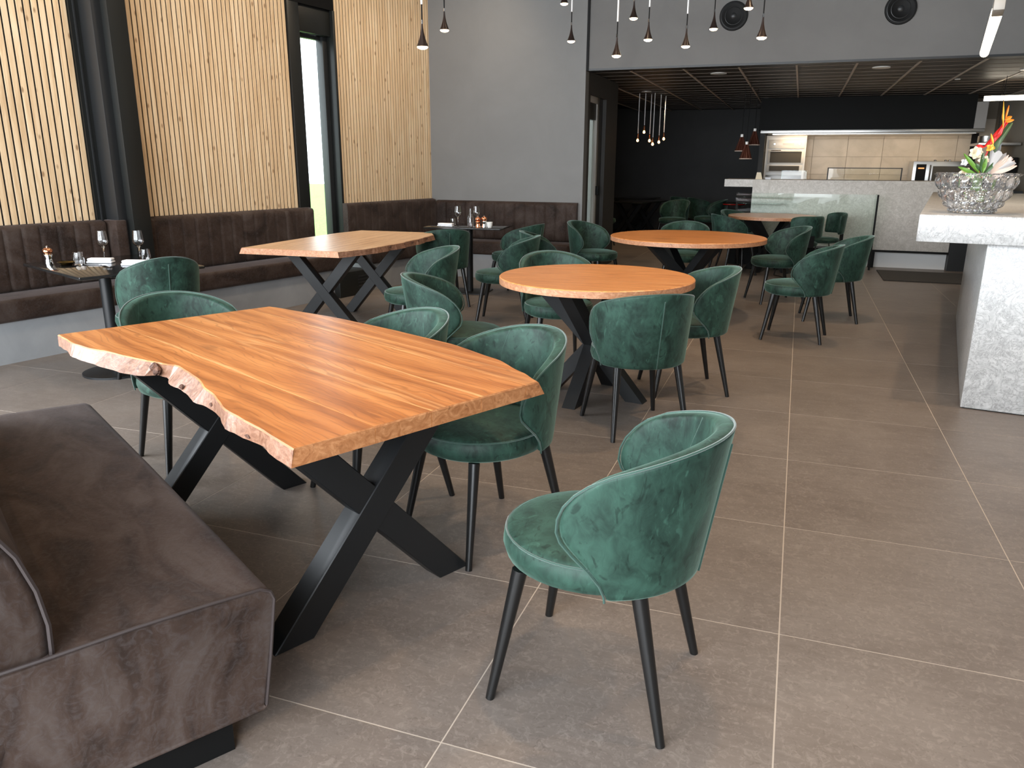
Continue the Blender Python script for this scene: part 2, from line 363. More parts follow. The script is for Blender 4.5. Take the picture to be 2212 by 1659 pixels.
# black steel column between first and second slat field
colm = struct(frame('trim_1', LO, PI/2-LA))
obj('recess_panel', MB().box((1.135, .40, 0), (1.30, .468, H)), M_FRAME, colm)
obj('edge_strip', MB().box((1.165, .385, 0), (1.175, .402, H)), M_FRAMEL, colm)
obj('steel_flange', MB().box((1.215, .24, 0), (1.30, .45, H)), M_FRAMEL, colm, bevel=.004)
obj('steel_column', MB().box((1.295, .16, 0), (1.46, .46, H)), M_FRAME, colm, bevel=.004)
# window_1
wn = struct(frame('window_1', LO, PI/2-LA))
fm = MB(); fm.box((3.44, .40, .0), (3.60, .62, 3.0)); fm.box((4.10, .40, .0), (4.135, .62, 3.0))
fm.box((3.60, .44, 2.74), (4.10, .60, 3.0)); fm.box((3.60, .44, .0), (4.10, .60, .16))
obj('window_frame', fm, M_FRAME, wn, bevel=.006)
obj('top_panel', MB().box((3.44, .41, 3.0), (4.135, .468, H)), M_BLACK, wn, bevel=.004)
sash = MB(); sash.box((3.602, .53, .16), (3.635, .60, 2.74)); sash.box((4.03, .50, .16), (4.098, .60, 2.74)); sash.box((3.635, .53, 2.70), (4.03, .59, 2.738)); sash.box((3.635, .53, .16), (4.03, .59, .20))
obj('sash', sash, M_FRAMEL, wn, bevel=.005)
obj('pane', MB().box((3.635, .555, .20), (4.03, .563, 2.70)), M_PANE, wn)
# back wall at Y=7.4 and its banquette, then the opening with bulkhead
BY = 7.38
struct(obj('wall_back', MB().box((-5.2, BY, 0), (-2.62, BY+.16, H)), M_WALL))
bulk = struct(obj('wall_bulkhead', MB().box((-2.62, BY+.03, 2.52), (4.4, BY+.16, H)), M_WALLB))
struct(obj('trim_2', MB().box((-2.62, BY+.022, 2.50), (4.4, BY+.17, 2.523)), M_FRAMEL))
struct(obj('trim_3', MB().box((-2.63, BY+.005, 2.50), (-2.595, BY+.03, H)), M_BLACK))
struct(obj('wall_right', MB().box((4.3, -4.3, 0), (4.45, 15.6, H)), M_WALL))
# front wall behind the camera: glazed
fw = MB(); fw.box((-7.1, -4.3, 0), (-5.9, -4.15, H)); fw.box((1.1, -4.3, 0), (4.4, -4.15, H)); fw.box((-5.9, -4.3, 3.5), (1.1, -4.15, H)); fw.box((-5.9, -4.3, 0), (1.1, -4.15, .3))
for x in (-3.8, -1.5): fw.box((x-.05, -4.27, .3), (x+.05, -4.17, 3.5))
struct(obj('wall_front', fw, M_WALL))
# return wall of the opening (faces +X) with a glazed door
RW = MB(); X0 = -2.64
RW.box((X0-.10, BY+.16, 0), (X0, 7.72, 2.52)); RW.box((X0-.10, 8.60, 0), (X0, 9.30, 2.52)); RW.box((X0-.10, 7.72, 2.26), (X0, 8.60, 2.52))
struct(obj('wall_return', RW, mottled('return wall paint', (.040, .038, .035), (.05, .048, .044), 2, .6)))
dr = struct(frame('door_1', (0, 0, 0), 0))
df = MB(); df.box((X0-.09, 7.72, 0), (X0-.03, 7.79, 2.26)); df.box((X0-.09, 8.24, 0), (X0-.03, 8.31, 2.26)); df.box((X0-.09, 7.79, 2.18), (X0-.03, 8.24, 2.26)); df.box((X0-.09, 7.79, 0), (X0-.03, 8.24, .12))
obj('door_frame', df, mat('pale grey door frame', (.42, .40, .37), .5), dr, bevel=.004)
obj('shade', MB().box((X0-.05, 7.79, 1.98), (X0-.11, 8.24, 2.18)), M_FRAME, dr)
obj('pane', MB().box((X0-.07, 7.79, .12), (X0-.06, 8.24, 1.98)), M_PANE, dr)
obj('door_handle', MB().box((X0-.03, 8.25, 1.02), (X0+.01, 8.29, 1.14)), M_BLACK, dr, bevel=.004)
obj('side_panel', MB().box((X0-.09, 8.31, 0), (X0-.05, 8.60, 2.26)), M_FRAMEL, dr)
# dark back room
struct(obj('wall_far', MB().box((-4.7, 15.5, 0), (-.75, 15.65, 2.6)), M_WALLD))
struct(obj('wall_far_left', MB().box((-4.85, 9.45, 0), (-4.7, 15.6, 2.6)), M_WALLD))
struct(obj('wall_far_return', MB().box((-4.85, 9.31, 0), (-2.741, 9.44, 2.6)), mat('outer render', (.46, .45, .43), .8)))
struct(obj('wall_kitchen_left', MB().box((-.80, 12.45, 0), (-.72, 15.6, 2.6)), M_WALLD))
# low ceiling: panels and grid
lc = struct(obj('ceiling', MB().box((-2.74, BY+.16, 2.60), (4.4, 9.31, 2.66)).box((-4.85, 9.31, 2.60), (4.4, 15.65, 2.66)), M_BLACK))
pan_me = MB().box((-.316, -.196, 0), (.316, .196, .015)).mesh('ceiling_panel'); pan_me.materials.append(M_CLPAN)
strip_me = MB().box((-.306, -.004, -.003), (.306, .004, 0)).mesh('cross_strip'); strip_me.materials.append(mat('thin ceiling strip', (.20, .155, .12), .5))
npn = 0
for i in range(-5, 7):
    x = -.24+.64*i+.32
    for j in range(20):
        y = BY+.36+.40*j
        if y > 15.3: continue
        if (x < -2.9 and y < 9.5): continue
        link('ceiling_panel', pan_me, None, lc, (x, y, 2.53)); npn += 1
        if j % 1 == 0: link('cross_strip', strip_me, None, lc, (x, y-.2, 2.53))
for i in range(-5, 8):
    obj('grid_bar', MB().box((-.24+.64*i-.011, BY+.17 if i > -4 else 9.5, 2.519), (-.24+.64*i+.011, 15.3, 2.532)), M_TBAR, lc)

# ------------------------------------------------------------------ outside the slot window
gr = tag(obj('lawn', MB().box((-60, -6, -.5), (-7.2, 60, -.42)).box((-7.2, 7.6, -.5), (-4.9, 60, -.42)), mottled('grass', (.10, .24, .03), (.20, .38, .06), 9, .9)), 'green lawn outside the narrow window, below the tree', 'lawn'); gr['kind'] = 'stuff'
extc = tag(obj('white_pillar', MB().box((-8.10, 8.02, -.4), (-7.72, 8.46, 5)), M_WHITE), 'white rendered pillar outside, filling the right of the narrow window', 'pillar')
tr = thing('tree', 'grey green shrubby tree seen through the narrow window', 'tree', (-20.5, 19.4, -.42))
tb = MB(); tb.tube([(0,0,0), (.1,0,1.2), (0,.1,2.4)], [.16, .12, .05], 8); obj('trunk', tb, M_KNOT, tr)
cm = MB()
for k in range(900):
    h = random.random(); rr = 1.7*(1-h)**.7*random.random()**.4; g = random.random()*2*PI
    p = Vector((rr*math.cos(g), rr*math.sin(g), .6+h*3.4)); u = Vector((random.gauss(0,1), random.gauss(0,1), random.gauss(0,1))).normalized()*.16; q = u.orthogonal().normalized()*.07
    cm.add([p-u, p+q, p+u, p-q], [(0,1,2,3)])
oc = obj('foliage', cm, mottled('foliage green', (.06, .12, .06), (.16, .24, .14), 3, .8), tr); oc['kind'] = 'stuff'
rk = MB().lathe([(.0, 0), (.9, .02), (1.0, .3), (.6, .62), (.2, .74), (0, .75)], 9); tag(obj('boulder', rk, mottled('rock', (.3,.28,.26), (.45,.42,.4), 3, .9), smooth=True, loc=(-16.9, 17.0, -.45)), 'pale boulder on the lawn under the tree', 'rock')

# ------------------------------------------------------------------ banquettes
def padded_panel(n, wdt, z0, z1, y0, thick):   # stitched channels, local x along wall
    mb = MB(); tot = n*wdt
    def fn(u, vv):
        x = u*tot; k = x/wdt; fr = abs((k % 1)-.5)*2; d = thick*(1-.14*fr**12)
        e = min(vv, 1-vv)*((z1-z0)); rd = .035; ed = 1 if e > rd else math.sqrt(max(0, 1-(1-e/rd)**2))
        return (x, y0-(d*(.25+.75*ed)), z0+vv*(z1-z0))
    nv = 9; vs = [0, .03, .07, .15, .5, .85, .93, .97, 1]
    nu = n*8+1
    pts = [fn(i/(nu-1), vs[j]) for j in range(nv) for i in range(nu)]
    fs = [(j*nu+i, j*nu+i+1, (j+1)*nu+i+1, (j+1)*nu+i) for j in range(nv-1) for i in range(nu-1)]
    mb.add(pts, fs)
    # back and sides
    mb.add([(0, y0, z0), (tot, y0, z0), (tot, y0, z1), (0, y0, z1)], [(0,1,2,3)])
    for i, x in ((0, 0), (nu-1, tot)):
        idx = [(j*nu+i) for j in range(nv)]
        base = [pts[k] for k in idx]+[(x, y0, z1), (x, y0, z0)]
        mb.add(base, [tuple(range(len(base)))])
    mb.add([(0, y0, z1), (tot, y0, z1), pts[(nv-1)*nu+nu-1], pts[(nv-1)*nu]], [(0,1,2,3)])
    return mb
def banquette(root, s0, s1, back0=None, back1=None, seatdepth=.36, pitch=.135, z1=.955):
    b0 = s0 if back0 is None else back0; b1 = s1 if back1 is None else back1
    obj('plinth', MB().box((s0+.02, .03, 0), (s1-.02, SOFF-.02, .30)), M_BASEP, root)
    obj('plinth_shadow_gap', MB().box((s0+.02, .035, 0), (s1-.02, .05, .012)), M_BLACK, root)
    se = MB().box((s0, -.005, .30), (s1, .385, .465)); obj('seat', se, M_SUEDE, root, bevel=.03, seg=4)
    n = max(1, round((b1-b0)/pitch)); wd = (b1-b0)/n
    o = obj('backrest', padded_panel(n, wd, .455, z1, SOFF-.02, .085), M_SUEDE, root, smooth=True, loc=(b0, 0, 0))
    for k in range(1, n):
        obj('seam', MB().tube([(k*wd, SOFF-.02-.047, .47), (k*wd, SOFF-.02-.047, z1-.02)], .0022, 5), M_SPIPE, o)
bq = frame('banquette', LO, PI/2-LA); tag(bq, 'dark channel-stitched banquette along the left wall, left of the black steel column', 'banquette'); banquette(bq, -2.4, 1.235, back1=1.155)
obj('end_pad', MB().box((1.175, .22, .46), (1.275, .40, .955)), M_SUEDE, bq, bevel=.012)
bq = frame('banquette', LO, PI/2-LA); tag(bq, 'dark channel-stitched banquette between the black steel column and the narrow window', 'banquette'); banquette(bq, 1.24, 3.62, back0=1.47, back1=3.56)
bq = frame('banquette', LO, PI/2-LA); tag(bq, 'short dark banquette right of the narrow window, running into the corner', 'banquette'); banquette(bq, 4.10, 5.45, back1=5.83, z1=.975)
bb = frame('banquette', (-4.60, BY+.018-SOFF, 0), 0); tag(bb, 'dark banquette against the back grey wall, behind the small black table', 'banquette'); banquette(bb, -.0, 1.93)
vb = thing('floor_box', 'black metal floor box with a grille in the gap below the narrow window', 'box', (LO.x, LO.y, 0), PI/2-LA)
obj('housing', MB().box((3.50, -.05, 0), (4.02, .36, .27)), M_FRAME, vb, bevel=.008)
for k in range(5): obj('grille_bar', MB().box((3.80, -.058, .06+k*.035), (3.97, -.05, .072+k*.035)), M_FRAMEL, vb)

# ------------------------------------------------------------------ foreground bench
BA = R(-31.0); bn = thing('upholstered_bench', 'large brown-grey suede bench with curved backrest in the bottom left corner', 'bench', (-1.14, -.965, 0), BA)
# local x runs along the bench (towards near end x=0), y towards the table
seat = MB()
prof = [(-.62, .125), (-.04, .125), (-.030, .135), (.0, .43), (-.008, .458), (-.03, .472), (-.30, .480), (-.62, .470)]
n = len(prof); vs = []
for x, dz in ((-1.86, 0), (-1.82, .0), (-1.0, .006), (-.4, .004), (-.03, 0), (0, 0)):
    for y, z in prof: vs.append((x-(.045 if (x == 0 and z < .2) else 0), y, z+(dz if z > .44 else 0)))
fs = []
for i in range(5):
    for k in range(n): fs.append((i*n+k, i*n+(k+1) % n, (i+1)*n+(k+1) % n, (i+1)*n+k))
fs += [tuple(range(n)), tuple(5*n+k for k in range(n))]
seat.add(vs, fs); obj('seat', seat, M_SUEDE, bn, bevel=.014, seg=3, ang=25)
pp = [(-.0, y, z) for y, z in ((-.60, .482), (-.45, .481), (-.30, .4835), (-.15, .480), (-.035, .4745), (-.012, .462), (-.004, .44))]+[(-.022, -.016, .28), (-.042, -.030, .135)]
obj('piping', MB().tube(pp, .0042, 6), M_SPIPE, bn, smooth=True)
bk = MB()
bprof = [(-.445, .47), (-.455, .56), (-.485, .68), (-.530, .80), (-.575, .855), (-.63, .86), (-.66, .82), (-.66, .47), (-.64, .125), (-.60, .125)]
bprof = [(-.455, .47), (-.452, .54), (-.462, .62), (-.485, .70), (-.525, .775), (-.575, .815), (-.64, .815), (-.68, .77), (-.68, .20), (-.60, .20)]
bk.add([(x, y, z) for x in (-1.84, -.02) for y, z in bprof], [tuple(range(10)), tuple(range(10, 20))]+[(k, (k+1) % 10, 10+(k+1) % 10, 10+k) for k in range(10)])
obj('backrest', bk, M_SUEDE, bn, bevel=.02, seg=3, ang=45)
obj('backrest_piping', MB().tube([(-.022, y+.001, z) for y, z in bprof[:8]], .0055, 6), M_SPIPE, bn, smooth=True)
obj('plinth', MB().box((-1.80, -.62, 0), (-.10, -.10, .128)), M_BLACK, bn)

# ------------------------------------------------------------------ chairs
def cf_(t):
    if t < .62: a = t/.62; return a*a*(3-2*a)
    u = (t-.62)/.38; return math.sqrt(max(0, 1-u**2.4))
def shell(s, t, off=0., base=72, amp=26, zc=.80, drop=.075):
    th = s*R(base+amp*cf_(t)); zt = zc-drop*(th/R(76))**2; z = .388+t*(zt-.388)
    a = .256+.024*t**.8-off; b = .260+.065*t-off
    return Vector((a*math.sin(th), -b*math.cos(th), z))
def make_chair(label, base=72, amp=26, zc=.80, drop=.075, name='tub_chair'):
    root = thing(name, label, 'chair', (0,0,0), 0)
    st = MB().lathe([(0, .376), (.17, .377), (.214, .381), (.240, .396), (.249, .425), (.2455, .455), (.236, .468), (.226, .473), (.17, .484), (.08, .490), (0, .491)], 40, (0, .02, 0), 1, 1.04)
    so = obj('seat', st, M_VEL, root, smooth=True)
    obj('seat_piping', MB().tube([(.2405*math.cos(g), .02+.2405*1.04*math.sin(g), .4625) for g in [2*PI*k/40 for k in range(40)]], .0035, 5, True), M_PIPE, root, smooth=True)
    mb = MB(); nu, nv, T = 29, 12, .046
    tv = [0, .05, .14, .26, .40, .52, .62, .74, .84, .92, .97, 1.0]
    out = [shell(-1+2*i/(nu-1), tv[j], 0, base, amp, zc, drop) for j in range(nv) for i in range(nu)]
    inn = [shell((-1+2*i/(nu-1))*.985, tv[j]*.985+.006, T*(1-.35*abs(-1+2*i/(nu-1))**6), base, amp, zc, drop) for j in range(nv) for i in range(nu)]
    N = nu*nv; fs = []
    for j in range(nv-1):
        for i in range(nu-1):
            a = j*nu+i; fs.append((a, a+1, a+nu+1, a+nu)); fs.append((N+a, N+a+nu, N+a+nu+1, N+a+1))
    bd = [i for i in range(nu)]+[j*nu+nu-1 for j in range(1, nv)]+[(nv-1)*nu+i for i in range(nu-2, -1, -1)]+[j*nu for j in range(nv-2, 0, -1)]
    for k in range(len(bd)): a, b = bd[k], bd[(k+1) % len(bd)]; fs.append((a, N+a, N+b, b))
    mb.add(out+inn, fs); bo = obj('backrest', mb, M_VEL, root, smooth=True, sub=1)
    rim = [shell(-1, t, .004, base, amp, zc, drop) for t in tv]+[shell(-1+2*i/(nu-1), 1, .004, base, amp, zc, drop) for i in range(1, nu-1)]+[shell(1, t, .004, base, amp, zc, drop) for t in reversed(tv)]
    obj('rim_piping', MB().tube([p+Vector((0,0,-.002)) for p in rim], .0036, 5), M_PIPE, bo, smooth=True)
    obj('seam', MB().tube([shell(0, t, -.001, base, amp, zc, drop) for t in (.02, .3, .55, .78, .9)], .0034, 6), M_PIPE, bo)
    for sg in (-1, 1): obj('seam', MB().tube([shell(sg*.45, t, T-.001, base, amp, zc, drop) for t in (.25, .5, .75, .97)], .0022, 5), M_PIPE, bo)
    for sx in (-1, 1):
        for (y0, y1) in ((.175, .24), (-.15, -.235)):
            xx = .225 if y1 > 0 else .215
            obj('leg', MB().tube([(sx*.172, y0, .385), (sx*xx, y1, .0)], [.0215, .0125], 12), M_LEG, root, smooth=True)
    return root
G1 = 'green velvet chairs around the wooden tables'
def H_(deg): return R(deg)-PI/2
PROTO = make_chair('green velvet tub chair alone in the front, turned to show its side and back')
PROTO.location = (-.49, -.39, 0); PROTO.rotation_euler = (0, 0, H_(175.8)); PROTO['group'] = G1
for x, y, h, lab in [
    (-1.13, .35, 237, 'green velvet tub chair tucked under the near right corner of the large front wooden table'),
    (-1.71, .545, 235, 'green velvet tub chair behind the middle of the front wooden table, only its back showing'),
    (-2.745, .575, 330, 'green tub chair at the far left end of the front table, behind the live edge'),
    (-1.93, 1.89, 22, 'pale lit green tub chair left of the near round table, back to the camera'),
    (-2.80, 3.15, 222, 'green velvet tub chair facing left at the right side of the rear rectangular wooden table'),
    (-2.55, 4.41, 193, 'green tub chair with olive seat, just left of the near round table rim'),
    (-2.97, 5.90, 169, 'green velvet tub chair facing left towards the small black table by the back wall'),
    (-2.29, 5.03, 22, 'olive-lit green tub chair half hidden behind two others, facing the back wall'),
    (-2.21, 6.40, -20, 'dark green tub chair by the right end of the back banquette, facing right'),
    (-1.64, 3.04, -58, 'green velvet tub chair behind the near round table, facing the camera'),
    (-.83, 1.85, 123.8, 'green tub chair with its back to the camera, in front of the near round table'),
    (-.68, 2.73, 203, 'green velvet tub chair at the right of the near round table, facing left'),
    (-1.24, 6.66, -88, 'dark green tub chair behind the middle round table, only its top edge showing'),
    (-.22, 6.55, 205, 'green velvet tub chair with visible seat, right behind the middle round table'),
    (0.0, 4.66, 173.6, 'green velvet tub chair with olive seat standing on the long floor joint in the aisle'),
    (.30, 5.67, 184, 'green tub chair behind the aisle chair, nearest the black corner post of the glass'),
    (-.84, 8.62, 35, 'green tub chair left of the far round table, above the middle table rim'),
    (-.80, 9.46, -35, 'blackish green tub chair behind the far round table in front of the glass'),
    ]:
    dup(PROTO, (x, y, 0), H_(h), lab, G1)
# taller shell chair at the black table and one at the second black table
PR2 = make_chair('tall pale green round-backed chair seen from behind at the left black table', base=60, amp=14, zc=.86, drop=.14, name='shell_chair')
PR2.location = (-3.98, 1.66, 0); PR2.rotation_euler = (0, 0, H_(152)); pass
dup(PROTO, (-3.47, 5.04, 0), H_(128), 'dark green chair from behind at the small black table in the back corner', G1)
# low-back chair on sled legs
def low_chair(label):
    root = thing('low_back_chair', label, 'chair', (0,0,0), 0)
    obj('seat', MB().lathe([(0, .40), (.19, .402), (.225, .42), (.23, .445), (.215, .462), (0, .472)], 28, (0, .02, 0), 1, 1), M_VEL, root, smooth=True)
    mb = MB(); nu, nv = 17, 6
    def P(i, j, off):
        th = R(-66+132*i/(nu-1)); z = .52+.285*j/(nv-1)-.035*abs(-1+2*i/(nu-1))**4*(1 if j > 3 else 0)
        return Vector(((.265-off)*math.sin(th), -(.26+.03*j/(nv-1)-off)*math.cos(th), z))
    out = [P(i, j, 0) for j in range(nv) for i in range(nu)]; inn = [P(i, j, .035) for j in range(nv) for i in range(nu)]; N = nu*nv; fs = []
    for j in range(nv-1):
        for i in range(nu-1): a = j*nu+i; fs += [(a, a+1, a+nu+1, a+nu), (N+a, N+a+nu, N+a+nu+1, N+a+1)]
    bd = list(range(nu))+[j*nu+nu-1 for j in range(1, nv)]+[(nv-1)*nu+i for i in range(nu-2, -1, -1)]+[j*nu for j in range(nv-2, 0, -1)]
    for k in range(len(bd)): a, b = bd[k], bd[(k+1) % len(bd)]; fs.append((a, N+a, N+b, b))
    mb.add(out+inn, fs); obj('backrest', mb, M_VEL, root, smooth=True, sub=1)
    obj('back_post', MB().box((-.035, -.262, .41), (.035, -.24, .56)), M_STEEL, root)
    for sx in (-1, 1):
        obj('leg', MB().tube([(sx*.14, -.14, .41), (sx*.21, -.23, .008), (sx*.21, .20, .008), (sx*.15, .15, .41)], .008, 6), M_STEEL, root, smooth=True)
    return root
G3 = 'low-backed green chairs near the far round table'
LC = low_chair('low curved-back green chair on thin steel legs, right front of the far round table'); LC.location = (.0, 8.62, 0); LC.rotation_euler = (0,0,H_(122)); LC['group'] = G3
dup(LC, (.30, 9.35, 0), H_(200), 'low curved-back green chair beyond the far round table, against the glass', G3)

# ------------------------------------------------------------------ wooden tables
def interp(pts, x):
    if x <= pts[0][0]: return pts[0][1]
    for (a, b), (c, d) in zip(pts, pts[1:]):
        if x <= c:
            u = (x-a)/(c-a); u = u*u*(3-2*u)*.5+u*.5; return b+(d-b)*u
    return pts[-1][1]
def plank_top(root, bounds, x0, x1, z0, z1, m, medge, mend, lo_top, hi_top, lo_bot, hi_bot, nx=46, sap=False):
    """planks along x; outermost planks follow the live edges"""
    ys = bounds; n = len(ys)-1
    for k in range(n):
        g = .0006
        xs = [x0+(x1-x0)*i/nx for i in range(nx+1)]
        lt = [(x, lo_top(x)) if k == 0 else (x, ys[k]+g) for x in xs]; ht = [(x, hi_top(x)) if k == n-1 else (x, ys[k+1]-g) for x in xs]
        lb = [(x, lo_bot(x)) if k == 0 else (x, ys[k]+g) for x in xs]; hb = [(x, hi_bot(x)) if k == n-1 else (x, ys[k+1]-g) for x in xs]
        mb = MB(); N = nx+1; vs = []
        sw = lambda x: .001+max(0, .003+.009*math.sin(x*2.7+k*2.1)+.003*math.sin(x*13+k))
        srow = [([(x, y+sw(x)) for x, y in lt], z1, 1)] if sap and k else ([([(x, y+.004+.0) for x, y in lt], z1, 1)] if sap else [])
        rows = [(lb, z0, 0), (lt, z1-.004, 0), ([(x, y+(.004 if k == 0 else 0)) for x, y in lt], z1, 1)]+srow+[ ([(x, y-(.004 if k == n-1 else 0)) for x, y in ht], z1, 1), (ht, z1-.004, 0), (hb, z0, 0)]
        if sap and not k: rows.pop(3)
        NR = len(rows)
        for r_, z, tp in rows:
            for i, (x, y) in enumerate(r_):
                xx = x+(.003 if i == 0 else -.003 if i == nx else 0)*(tp)
                vs.append((xx, y, z))
        fs = []; mi = []
        for r_ in range(NR-1):
            for i in range(nx):
                fs.append((r_*N+i, r_*N+i+1, (r_+1)*N+i+1, (r_+1)*N+i)); mi.append(1 if ((r_ < 1 and k == 0) or (r_ == NR-2 and k == n-1)) else 3 if (NR == 7 and r_ == 2) else 0)
        for i in range(nx): fs.append(((NR-1)*N+i, (NR-1)*N+i+1, i+1, i)); mi.append(0)
        fs.append(tuple(r_*N for r_ in range(NR))); mi.append(2); fs.append(tuple(r_*N+nx for r_ in range(NR-1, -1, -1))); mi.append(2)
        me = bpy.data.meshes.new('plank'); me.from_pydata(vs, [], fs)
        for mm in (m, medge, mend, M_SAP): me.materials.append(mm)
        me.polygons.foreach_set('material_index', mi)
        b = bmesh.new(); b.from_mesh(me); bmesh.ops.recalc_face_normals(b, faces=b.faces); b.to_mesh(me); b.free()
        link('plank', me, None, root)
def x_leg(root, x, half, top, wdt=.10, dep=.085):
    mb = MB(); L = Vector((0, 2*half, top)).length; sl = top/(2*half)
    # two parallelogram bars cut flat at floor and top
    hw = wdt/2*math.sqrt(1+1/sl**2)
    for sg in (-1, 1):
        poly = [(-sg*half-hw, 0), (-sg*half+hw, 0), (sg*half+hw, top), (sg*half-hw, top)]
        e = .0015*sg
        vs = [(x-dep/2-e, y, z) for y, z in poly]+[(x+dep/2+e, y, z) for y, z in poly]
        mb.add(vs, [(3,2,1,0), (4,5,6,7), (0,1,5,4), (1,2,6,5), (2,3,7,6), (3,0,4,7)])
    obj('x_leg', mb, M_STEEL, root, bevel=.003, seg=1)
LT = [(-.94,-.449),(-.73,-.457),(-.6,-.443),(-.43,-.400),(-.27,-.368),(-.18,-.340),(-.10,-.312),(.07,-.333),(.27,-.374),(.47,-.421),(.69,-.434),(.90,-.447)]
LBt = [(-.93,-.450),(-.68,-.468),(-.53,-.458),(-.35,-.425),(-.24,-.405),(-.20,-.345),(-.15,-.336),(-.05,-.362),(.065,-.370),(.18,-.390),(.24,-.383),(.34,-.393),(.44,-.422),(.51,-.436),(.58,-.436),(.71,-.436),(.80,-.450),(.88,-.453)]
RT = [(-.92,.470),(-.85,.487),(-.42,.550),(-.05,.570),(.29,.572),(.58,.530),(.76,.468),(.885,.418)]
T1 = thing('dining_table', 'large front table with live-edge orange wooden top and black X legs', 'table', (-1.77, -.05, 0), R(-25), 'wooden dining tables')
rp = lambda x: .0035*math.sin(x*21)+.002*math.sin(x*47+1)+.001*math.sin(x*83)
plank_top(T1, [-.5, -.21, -.02, .17, .36, .6], -.922, .882, .713, .76, M_WOOD, M_EDGE, M_EDGED,
          lambda x: interp(LT, x)+rp(x)*.4, lambda x: interp(RT, x), lambda x: interp(LBt, x)+rp(x), lambda x: interp(RT, x)+.028, nx=70, sap=True)
def knot(sx, sy, sz, seed):
    rnd = random.Random(seed); k_ = MB().lathe([(0, -1), (.45, -.8), (.85, -.35), (1, .1), (.7, .6), (.3, .9), (0, 1)], 11)
    k_.v = [(x*sx*(1+rnd.uniform(-.3, .3)), y*sy*(1+rnd.uniform(-.35, .25)), z*sz*(1+rnd.uniform(-.2, .1))) for x, y, z in k_.v]; return k_
obj('bark_knot', knot(.036, .016, .023, 3), M_KNOT, T1, loc=(-.200, -.352, .737)); obj('bark_knot', knot(.013, .008, .010, 5), M_KNOT, T1, loc=(.035, -.362, .723))
obj('bark_knot', knot(.009, .005, .007, 6), M_KNOT, T1, loc=(.30, -.386, .728)); obj('bark_knot', knot(.016, .005, .006, 8), M_KNOT, T1, loc=(.62, -.434, .722))
x_leg(T1, .53, .325, .713); x_leg(T1, -.56, .315, .713, .088)
obj('cross_beam', MB().box((-.52, -.03, .672), (.49, .03, .712)), M_STEEL, T1)
for xx in (.53, -.56): obj('mounting_plate', MB().box((xx-.05, -.38, .706), (xx+.05, .38, .7135)), M_STEEL, T1)
T2 = thing('dining_table', 'pale live-edge wooden dining table with black X legs near the narrow window', 'table', (-3.84, 3.84, 0), R(93), 'wooden dining tables')
R2a = [(-.93,.470),(-.5,.468),(0,.462),(.5,.44),(.95,.36)]
L2a = [(-.93,-.400),(-.6,-.515),(-.2,-.560),(.3,-.560),(.7,-.530),(.95,-.420)]
rq = lambda x: .008*math.sin(x*17)+.005*math.sin(x*41+1)
plank_top(T2, [-.6, -.33, -.12, .09, .29, .5], -.92, .94, .712, .76, M_WOOD2, M_EDGE, M_EDGER,
          lambda x: interp(L2a, x)+rq(x)*.5, lambda x: interp(R2a, x), lambda x: interp(L2a, x)-.012+rq(x), lambda x: interp(R2a, x)+.02, nx=50)
for k, (x, y) in enumerate([(-.45,-.535),(-.30,-.556),(-.05,-.572),(.12,-.575),(.25,-.575),(.5,-.553)]):
    o = obj('bark_knot', MB().lathe([(0, -.012), (.014, -.010), (.018, 0), (.012, .01), (0, .012)], 8), M_KNOT, T2, smooth=True, loc=(x, y+.006, .745)); o.scale = (1.1 if k % 2 else .6, .5, .6)
x_leg(T2, -.46, .31, .712, .09, .08); x_leg(T2, .52, .31, .712, .09, .08)
obj('cross_beam', MB().box((-.42, -.03, .672), (.48, .03, .711)), M_STEEL, T2)

